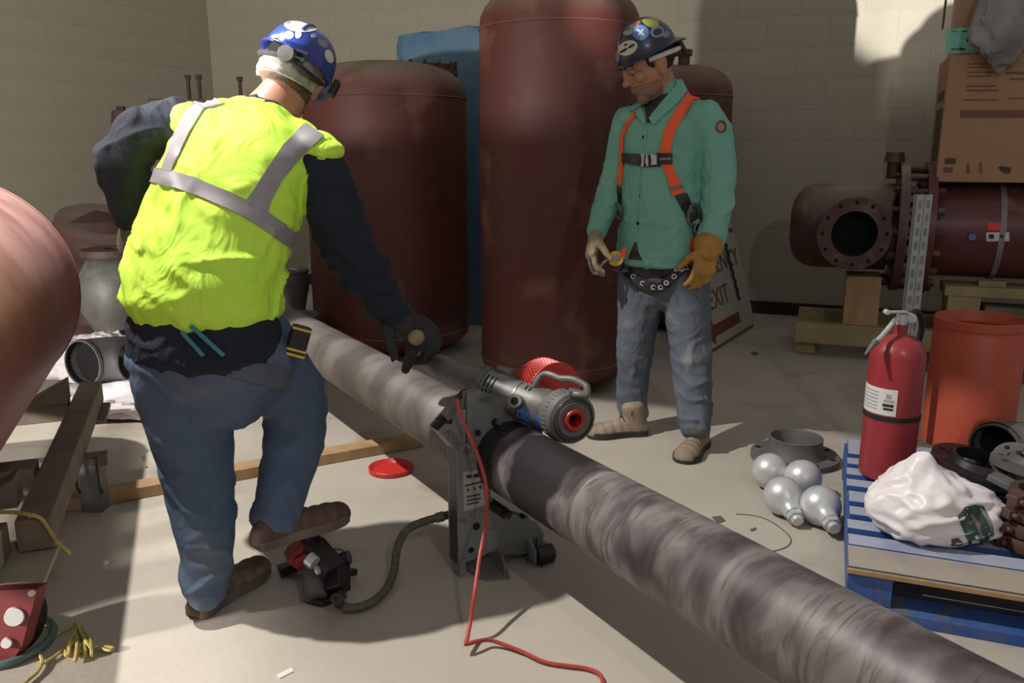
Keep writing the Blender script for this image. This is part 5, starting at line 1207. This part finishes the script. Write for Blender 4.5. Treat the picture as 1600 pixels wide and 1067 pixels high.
# helmet worn low over the cap
hcc = HA + RA @ V((0, -.004, .046)); hA, hbA, hRA = hat(A, hcc, uA*.95+V((.06, .0, .02)), fA, M['hatblue'], .104, .124, .112)
sub(hA, 'crown_sticker', decal(hbA, 470, 41, 26, 9, 6, .0, .0015), M['white'], label='white sticker on the crown')
for u, v, a, b, an, m in ((452, 55, 7, 6, 10, 'white'), (466, 54, 5, 6, 10, 'white'), (504, 68, 9, 5, 40, 'reflect'), (514, 88, 6, 11, -20, 'white'), (430, 58, 7, 4, -20, 'reflect'), (490, 56, 4, 3, 20, 'reflect')):
    sub(hA, 'sticker', decal(hbA, u, v, a, b, an, .0, .0015), M[m])  # pale dots near the crown patch paint glints of the shell, among real stickers
def rA(x, y, z): return HA + RA @ V((x, y, z))*1.08
part(A, 'ratchet_strap', MB().tube(spline([rA(-.085, -.02, .012), rA(-.07, -.085, -.01), rA(-.03, -.118, -.014), rA(0, -.124, -.014), rA(.03, -.118, -.014), rA(.07, -.085, -.01), rA(.085, -.02, .012)], 5), .008, 8), M['rubber'])
q = rA(.004, -.126, -.006); part(A, 'ratchet_knob', MB().cyl(q, q-(RA @ V((0, .016, .004))), .024, .022, 24), M['ductile'])
for x in (-1, 1): part(A, 'suspension_tab', MB().beam(rA(x*.036, -.121, -.012), rA(x*.034, -.112, .03), .024, .006, V((0, 1, 0))), M['rubber'], smooth=False)
q = rA(.112, .01, .03); part(A, 'helmet_clip', MB().box(q, (.018, .03, .05), RA), M['black'], bev=.003)
# boots
boot(A, G(303, 966), G(392, 905), (0, 0, 1), M['bootd'], M['sole'], .30, .054, .12, P(323, 900, 2.12)-G(318, 950), 'boot')
hlr = P(398, 858, 2.10); tor = P(508, 820, 2.27)
bt_ = boot(A, hlr, tor, (-.05, -.1, 1), M['bootd'], M['sole'], .31, .054, .12, P(430, 800, 2.18)-P(418, 838, 2.14), 'boot')
# gloves
hw = P(640, 506, 2.50); hd_ = P(700, 548, 2.57) - hw
gl = evalmesh(hand_mb(hw, hd_, V((-.1, .55, -.85)), V((.1, -1, .0)), (1.0, 1.15, .9), 1.22, .05, (.9, .6), 1.3), .004, 2, folds(.0015, (20, 20, 20)))
glb = bvh_of(gl); g_ = body_part(A, 'glove', gl, M['gloveb'], label='black work glove')
sub(g_, 'pale_knuckle', MB().ell(P(650, 527, 2.44), (.026, .022, .024), None), M['glovep'])
part(A, 'glove_cuff', MB().loft([(P(622, 494, 2.46), .052, .048), (P(640, 512, 2.49), .050, .042)], (.2, 1, .1), 24), M['gloveb'])
part(A, 'wrist_strap', MB().prism([P(u, v, 2.42) for u, v in ((596, 510), (603, 503), (616, 507), (616, 530), (623, 560), (612, 567), (605, 545))], V((.0, .012, 0))), M['gloveb'], smooth=False, bev=.003)
gl = evalmesh(hand_mb(P(206, 348, 2.42), P(196, 392, 2.44)-P(206, 348, 2.42), V((.5, .6, -.3)), V((-.3, 1, 0)), (.5, .6, .5), 1.05, .05, (.5, .3), 1.25), .004, 2)
body_part(A, 'glove', gl, M['gloveg'], label='grey olive glove on the bent arm')
# things he carries
tm = thing('tape_measure', 'black and yellow tape measure clipped to stooping mans hip', 'tape measure', tuple(P(466, 528, 2.3)))
p_ = P(466, 532, 2.19); Rt = frame(V((.35, -.9, .1)), V((.9, .35, -.35)))
part(tm, 'case', MB().box(p_, (.052, .085, .045), Rt), M['black'], smooth=False, bev=.008)
for dy in (.032, -.026, -.04): part(tm, 'yellow_band', MB().box(p_+Rt @ V((0, dy*(-1), 0))*-1, (.054, .007, .047), Rt), M['yellow'], smooth=False, bev=.002)
part(tm, 'belt_clip', MB().box(p_+Rt @ V((.012, .0, -.028)), (.02, .07, .006), Rt), M['steel'], smooth=False)
pl = thing('pliers', 'pliers with teal handles sticking out of stooping mans back pocket', 'pliers', tuple(P(318, 535, 2.03)))
for a, b in (((298, 509, 2.00), (350, 556, 2.04)), ((284, 519, 2.00), (318, 556, 2.03))):
    q5 = [min((surf(bv, a[0]*(1-t)+b[0]*t, a[1]*(1-t)+b[1]*t)[0] for bv in (jkb, jnb)), key=lambda p: (p-CC).length) for t in (0, .33, .66, 1)]; q5 = [p+(CC-p).normalized()*.009 for p in q5]
    part(pl, 'handle', MB().tube(spline(q5, 5), .006, 8), tone('teal_grip', (60, 130, 150)))
part(pl, 'joint', MB().cyl(surf(jnb, 338, 552)[0]-V((0, .008, 0)), surf(jnb, 338, 552)[0]+V((0, .006, 0)), .016, .016, 14), M['steel'])

# ------------------------------------------------------------------ standing man in the green shirt
B = thing('person', 'standing person in green work shirt with orange harness and sticker covered hard hat, looking down', 'person', tuple(G(1030, 700)))
HB = P(1016, 106, 3.50); fB = V((-.86, -.24, -.44)).normalized(); uB = V((-.38, -.12, .92)); latB = V((.85, -.45, 0))
arm_lB = [S_(1096, 176, 3.47, .070), S_(1116, 205, 3.45, .074), S_(1122, 250, 3.44, .073), S_(1122, 300, 3.43, .070), S_(1118, 340, 3.41, .064), S_(1111, 372, 3.38, .056)]
arm_rB = [S_(984, 182, 3.62, .066), S_(974, 215, 3.62, .064), S_(965, 260, 3.62, .060), S_(953, 305, 3.60, .058), S_(940, 340, 3.56, .053), S_(930, 365, 3.53, .042)]
leg_rB = [S_(1003, 430, 3.60, .105, .12), S_(999, 480, 3.60, .095, .105), S_(994, 530, 3.61, .085, .095), S_(990, 575, 3.62, .076, .085), S_(989, 615, 3.63, .070, .076), S_(989, 655, 3.63, .062, .070)]
leg_lB = [S_(1066, 430, 3.52, .110, .12), S_(1074, 480, 3.51, .100, .11), S_(1078, 530, 3.49, .092, .10), S_(1082, 580, 3.45, .084, .09), S_(1085, 625, 3.41, .076, .082), S_(1087, 672, 3.36, .066, .074)]
mb = MB(); RB = head_mb(mb, HB, fB, uB, 1.12)
mb.loft([(P(1036, 185, 3.54), .09, .08), (P(1034, 158, 3.54), .07, .072), (P(1030, 130, 3.53), .062, .066), (HB-fB*.02, .06, .065)], latB)
mb.loft([S_(1036, 420, 3.55, .15, .11), S_(1033, 340, 3.55, .145, .115), S_(1034, 250, 3.55, .16, .11), S_(1038, 190, 3.55, .16, .10), S_(1038, 168, 3.55, .11, .09)], latB)
for ch, k in ((arm_lB, .66), (arm_rB, .66), (leg_lB, .72), (leg_rB, .72)): mb.loft([(q[0],)+tuple(r*k for r in q[1:]) for q in ch], latB if len(ch[0]) > 2 else V((.3, 1, .1)), 16)
bodyB = evalmesh(mb, .0065, 2); bo = body_part(B, 'body', bodyB, M['skin2']); RBi = RB.transposed(); hcB = HB - ROOTLOC[B.name]
patch_of(bo.data, lambda p: (lambda q: q.y < .035 and q.z > -.02+max(0, q.y)*1.2 and q.z < .08 and not (abs(q.x) > .071 and q.y > -.045 and q.z < .03) and q.z > -.05)(hl(p, hcB, RBi, 1.12)), .006, bo, 'hair', M['hair'])
patch_of(bo.data, lambda p: (lambda q: q.y > -.01+.2*abs(q.z) and -.125 < q.z < -.03-.15*(.1-q.y) and abs(q.x) < .078 and q.y < .104)(hl(p, hcB, RBi, 1.12)), .0008, bo, 'stubble', M['stubble'])
def rB(x, y, z): return HB + RB @ V((x, y, z))*1.12
for x in (-1, 1):
    part(bo, 'eye', MB().ell(rB(x*.030, .080, .016), (.012, .008, .008), RB), tone('eye_white', (150, 140, 130)))
    part(bo, 'iris', MB().ell(rB(x*.030, .0870, .012), (.0055, .003, .005), RB), M['hair'])
    part(bo, 'eyelid', MB().ell(rB(x*.030, .081, .021), (.0145, .0105, .010), RB), M['skin2'])
    part(bo, 'eyebrow', MB().tube(spline([rB(x*.014, .099, .038), rB(x*.032, .094, .046), rB(x*.05, .080, .042)], 4), .0045, 6), M['hair'])
# shirt
mb = MB()
mb.loft([S_(1028, 398, 3.54, .182, .145), S_(1030, 372, 3.545, .176, .140), S_(1033, 330, 3.55, .172, .138), S_(1034, 280, 3.55, .170, .132), S_(1036, 235, 3.55, .172, .128), S_(1040, 195, 3.55, .176, .115), S_(1042, 172, 3.55, .140, .098), S_(1040, 150, 3.545, .088, .085), S_(1040, 138, 3.54, .076, .078)], latB, 28, 2.2)
mb.loft(arm_lB, (.3, 1, .1)); mb.loft(arm_rB, (.3, 1, .1)); mb.ell(P(1090, 180, 3.49), (.09, .09, .06)); mb.ell(P(990, 185, 3.60), (.08, .08, .05))
sh = evalmesh(mb, .0075, 4, folds(.004, (7, 7, 12), (-.5, .1, 1), 0, 31, ((P(1122, 340, 3.42), .16, .009), (P(1030, 370, 3.5), .15, .006), (P(1010, 300, 3.5), .1, .004), (P(945, 330, 3.57), .12, .007))))
shb = bvh_of(sh); shirt = body_part(B, 'work_shirt', sh, M['shirt'])
sub(shirt, 'collar', strip(shb, [((1062, 116), (1072, 140)), ((1052, 138), (1064, 156)), ((1036, 158), (1050, 170)), ((1015, 186), (1022, 196))], .006, .006, 3, 5, 3.5), M['shirt'])
sub(shirt, 'collar', strip(shb, [((994, 150), (978, 162)), ((1000, 158), (986, 170)), ((1006, 175), (1000, 186)), ((1010, 190), (1009, 196))], .006, .006, 3, 5, 3.5), M['shirt'])
sub(shirt, 'neck_opening', strip(shb, [((1004, 150), (1050, 146)), ((1007, 166), (1036, 164)), ((1010, 180), (1022, 178)), ((1012, 192), (1014, 192))], .002, .003, 4, 5, 3.5), M['black'], label='black undershirt in the open collar')
sub(shirt, 'placket', strip(shb, [((1010, 196), (1013, 196)), ((1005, 230), (1008, 230))], .002, .002, 1, 5, 3.5), M['shirt'])
sub(shirt, 'placket', strip(shb, [((998, 262), (1001, 262)), ((996, 310), (999, 310)), ((994, 350), (997, 350)), ((993, 378), (996, 378))], .002, .002, 1, 6, 3.5), M['shirt'])
for u, v in ((1006, 214), (998, 307), (997, 349)): sub(shirt, 'button', decal(shb, u, v, 2.2, 2.2, 0, .002, .002, 10, 3.5), M['rubber'])
sub(shirt, 'shoulder_patch', decal(shb, 1126, 198, 9, 10, 0, .001, .002, 18, 3.4), M['bootd'], label='small round emblem patch'); sub(shirt, 'patch_emblem', decal(shb, 1126, 199, 5, 6, 0, .003, .001, 12, 3.4), M['yellow'] if False else M['cardb'])
sub(shirt, 'hem_slit', strip(shb, [((992, 378), (994, 378)), ((987, 392), (998, 394)), ((982, 404), (1003, 406))], .002, .002, 3, 4, 3.5), M['black'], label='dark gap where the shirt tails part')
sub(shirt, 'cuff', MB().loft([S_(1115, 358, 3.39, .062), S_(1109, 378, 3.37, .060)], (.3, 1, .1), 24), M['shirt'])
# trousers
mb = MB()
mb.loft([S_(1034, 400, 3.56, .155, .125), S_(1035, 430, 3.56, .168, .13), S_(1035, 458, 3.56, .15, .12)], latB); mb.loft(leg_lB, latB); mb.loft(leg_rB, latB)
tr = evalmesh(mb, .0075, 4, folds(.003, (7, 7, 13), (-.1, 0, 1), 0, 41, ((P(1082, 570, 3.4), .11, .008), (P(1087, 650, 3.35), .12, .012), (P(989, 630, 3.6), .12, .012), (P(990, 560, 3.6), .08, .006))))
trb = bvh_of(tr); jeansB = body_part(B, 'jeans', tr, M['jeans2'])
sub(jeansB, 'waistband', MB().loft([S_(1034, 402, 3.555, .163, .133), S_(1035, 420, 3.555, .172, .136)], latB, 32), M['black'], label='black waistband')
# boots
boot(B, G(1010, 678), G(922, 683), (0, 0, 1), M['bootl'], M['soled'], .28, .056, .11, P(989, 640, 3.62)-P(993, 668, 3.62), 'boot', M['rubber'])
boot(B, G(1098, 694), G(1063, 727), (0, 0, 1), M['bootl'], M['soled'], .28, .058, .11, P(1087, 655, 3.40)-P(1090, 680, 3.40), 'boot', M['rubber'])
# helmet
hB, hbB, hRB = hat(B, HB + RB @ V((0, -.008, .055))*1.12, V((-.44, -.12, .89)), V((.80, .35, .48)), M['hatnavy'], .112, .130, .126, .036)
for u, v, a, b, an, m in ((981, 75, 16, 11, -25, 'cream'), (1001, 51, 13, 12, 0, 'skyb'), (1016, 34, 14, 8, 25, 'ygreen'), (1027, 50, 11, 9, -15, 'lilac'), (981, 44, 12, 11, -30, 'palegreen'), (994, 34, 7, 6, 0, 'brick'), (964, 56, 5, 8, 20, 'brick'), (1040, 54, 6, 5, -20, 'lilac'), (965, 88, 3, 10, 0, 'lilac'), (1012, 66, 5, 3, -20, 'navyb')):
    cc_ = dict(cream=(204, 198, 170), skyb=(96, 130, 180), ygreen=(150, 156, 70), lilac=(130, 130, 160), palegreen=(150, 160, 138), brick=(150, 84, 66), navyb=(60, 80, 150))[m]
    sub(hB, 'sticker', decal(hbB, u, v, a, b, an, .0, .0015, 18, 3.5), tone('sticker_'+m, cc_))
for u, v, a, b, an, m in ((975, 79, 7, 2, -30, 'ink'), (987, 72, 6, 2, -30, 'ink'), (978, 70, 3, 1.5, -30, 'ink'), (1001, 51, 8, 1.5, 40, 'paper'), (1001, 51, 8, 1.5, -50, 'paper'), (980, 43, 6, 5, 0, 'cast'), (1027, 50, 7, 5, -15, 'hatnavy')):
    sub(hB, 'sticker_print', decal(hbB, u, v, a, b, an, .0018, .001, 12, 3.5), M[m])
part(B, 'suspension_band', MB().tube(spline([rB(-.08, .03, .036), rB(-.086, -.03, .03), rB(-.06, -.095, .022), rB(0, -.122, .018), rB(.06, -.095, .022), rB(.086, -.03, .03), rB(.08, .03, .036)], 5), .010, 8), M['white'])
part(B, 'ratchet_knob', MB().cyl(rB(0, -.12, .02), rB(0, -.145, .024), .022, .020, 18).cyl(rB(-.04, -.118, .045), rB(-.04, -.13, -.01), .01, .01, 8).cyl(rB(.04, -.118, .045), rB(.04, -.13, -.01), .01, .01, 8), M['black'])
# gloves
gl = evalmesh(hand_mb(P(1107, 388, 3.36), P(1094, 450, 3.34)-P(1107, 388, 3.36), V((-.3, .9, 0)), V((-.9, -.4, 0)), (.25, .45, .35), 1.10, .09, (.5, .2), 1.12), .0038, 1, folds(.001, (16, 16, 16)))
gly = body_part(B, 'glove', gl, M['glovey'], label='tan leather glove hanging by the thigh')
sub(gly, 'cuff', MB().loft([S_(1108, 376, 3.37, .066, .060), S_(1106, 388, 3.36, .068, .060), S_(1103, 398, 3.36, .052, .045)], (.3, 1, .1), 24), M['glovey'])
gl = evalmesh(hand_mb(P(931, 364, 3.52), P(920, 410, 3.50)-P(931, 364, 3.52), V((1, .1, -.1)), V((.1, -1, 0)), (.35, .5, .45), 1.12, .05, (.5, .3), 1.2), .005, 2)
body_part(B, 'glove', gl, M['glovep'], label='pale worn glove holding a metal hook')
hk = thing('metal_hook', 'thin curved metal hook held in the green shirted mans pale glove', 'tool', tuple(P(930, 420, 3.49)))
part(hk, 'hook', MB().tube(spline([P(920, 398, 3.47), P(921, 412, 3.47), P(927, 426, 3.47), P(934, 426, 3.47), P(942, 412, 3.46), P(952, 404, 3.46)], 5), .006, 8), M['steel'])
# harness
hn = thing('safety_harness', 'orange safety harness worn over the green shirt with black buckles and grey rings', 'harness', tuple(P(1040, 250, 3.4)))
def hs_(n, rows, m, off=.006, th=.003, b=None, **k): return part(hn, n, strip(b or shb, rows, off, th, 3, 5, 3.5), m, **k)
hs_('shoulder_strap', [((1076, 136), (1094, 141)), ((1067, 155), (1083, 161)), ((1052, 178), (1069, 182)), ((1038, 204), (1053, 209)), ((1031, 240), (1048, 241)), ((1036, 260), (1052, 262)), ((1044, 282), (1061, 283)), ((1050, 306), (1068, 301))], M['orangew'])
hs_('shoulder_strap', [((990, 176), (994, 181)), ((976, 196), (981, 200)), ((969, 212), (975, 214)), ((968, 233), (975, 235)), ((968, 256), (975, 256)), ((964, 276), (973, 279)), ((963, 287), (972, 290))], M['orangew'])
hs_('chest_strap', [((972, 239), (972, 254)), ((990, 240), (990, 257)), ((1010, 242), (1010, 261)), ((1032, 243), (1032, 260))], M['black'])
hs_('strap_keeper', [((1028, 240), (1028, 256)), ((1050, 240), (1050, 257))], M['black'], .010, .006)
hs_('keeper_plate', [((1033, 247), (1033, 251)), ((1047, 246), (1047, 250))], M['steel'], .017, .002)
hs_('silver_buckle', [((1004, 240), (1004, 261)), ((1008, 240), (1008, 261))], M['galv'], .010, .004)
hs_('silver_buckle', [((1011, 241), (1011, 260)), ((1014, 241), (1014, 260))], M['galv'], .010, .004)
hs_('silver_buckle', [((1019, 242), (1019, 258)), ((1028, 242), (1028, 258))], M['galv'], .010, .005)
hs_('adjuster', [((1046, 294), (1049, 298)), ((1064, 288), (1067, 292))], M['cast'], .010, .004)
hs_('lower_strap', [((1055, 306), (1072, 301)), ((1063, 322), (1079, 318)), ((1080, 352), (1090, 348)), ((1088, 368), (1096, 366))], M['black'], .006, .003)
hs_('lower_strap', [((963, 291), (972, 294)), ((965, 318), (972, 318))], M['black'])
def ring(u, v, rw, rh, tilt=0, name='d_ring'):
    p, n_ = surf(shb, u, v, 3.45); px = 3.6/1290; 
    x = V((math.cos(tilt), 0, math.sin(tilt))); part(hn, name, MB().torus(p+n_*.02, n_, rh*px, .006, 28, 8, rw/rh, x=V((math.sin(-tilt), 0, math.cos(tilt)))), M['cast'], label='grey harness ring')
    return p, n_
p, n_ = ring(1077, 334, 13, 16, .45); part(hn, 'ring_pad', MB().ell(p+n_*.012, (.026, .012, .032)), M['black'])
p, n_ = ring(970, 326, 6, 13, 0)
p, n_ = surf(shb, 1087, 356, 3.4); part(hn, 'link_buckle', MB().torus(p+n_*.02, n_, .022, .005, 20, 8).box(p+n_*.03+V((-.02, 0, .03)), (.03, .012, .018)), M['steel'])
jb = trb
def thigh(u, v): p, n_ = surf(trb, u, v, 3.45); return p - V((0, .012, 0)), n_
pts = [thigh(u, v)[0] for u, v in ((972, 410), (979, 420), (988, 431), (1003, 442), (1020, 448), (1031, 448), (1042, 440), (1053, 430), (1064, 419), (1076, 404))]
spp = spline(pts, 4); rr = []
for i, p in enumerate(spp):
    t = (spp[min(i+1, len(spp)-1)]-spp[max(i-1, 0)]).normalized(); y_ = V((0, -1, 0)).cross(t).normalized(); rr.append([p+y_*.021, p-y_*.021, p-y_*.021+V((0, -.005, 0)), p+y_*.021+V((0, -.005, 0))])
part(hn, 'grommet_strap', MB().rings(rr, True, True), M['black'], smooth=False, label='black grommet strap slung below the waist')
for u, v in ((977, 416), (988, 431), (1003, 442), (1020, 448), (1031, 448), (1040, 441), (1052, 431), (1064, 420)):
    q = thigh(u, v)[0]-V((0, .006, 0)); part(hn, 'grommet', MB().torus(q, (0, 1, 0), .0085, .003, 14, 6), M['galv'])
a, b = surf(shb, 1086, 373, 3.4)[0]-V((0, .02, 0)), thigh(1070, 410)[0]-V((0, .01, 0))
part(hn, 'thigh_strap', MB().beam(a, b, .045, .005, V((0, -1, 0))), tone('red_orange_webbing', (235, 70, 44)), smooth=False)
part(hn, 'thigh_strap', MB().beam(P(976, 388, 3.44), P(972, 402, 3.44), .02, .005, V((0, -1, 0))), tone('red_orange_webbing', (235, 70, 44)), smooth=False)
q = thigh(1063, 412)[0]-V((0, .012, 0)); part(hn, 'triangle_buckle', MB().tube([q+V((-.03, 0, -.025)), q+V((.005, 0, .035)), q+V((.03, 0, -.02)), q+V((-.03, 0, -.025))], .004, 6), M['galv'])
tm2 = thing('tape_measure', 'small yellow tape measure on the green shirted mans hip', 'tape measure', tuple(P(962, 405, 3.46)))
part(tm2, 'case', MB().cyl(P(962, 404, 3.46), P(962, 404, 3.50), .032, .032, 20), M['yellow']); part(tm2, 'holster', MB().ell(P(965, 414, 3.49), (.03, .025, .03)), M['black']); part(tm2, 'lens', MB().cyl(P(964, 402, 3.455), P(964, 402, 3.46), .013, .013, 14), M['steel'])
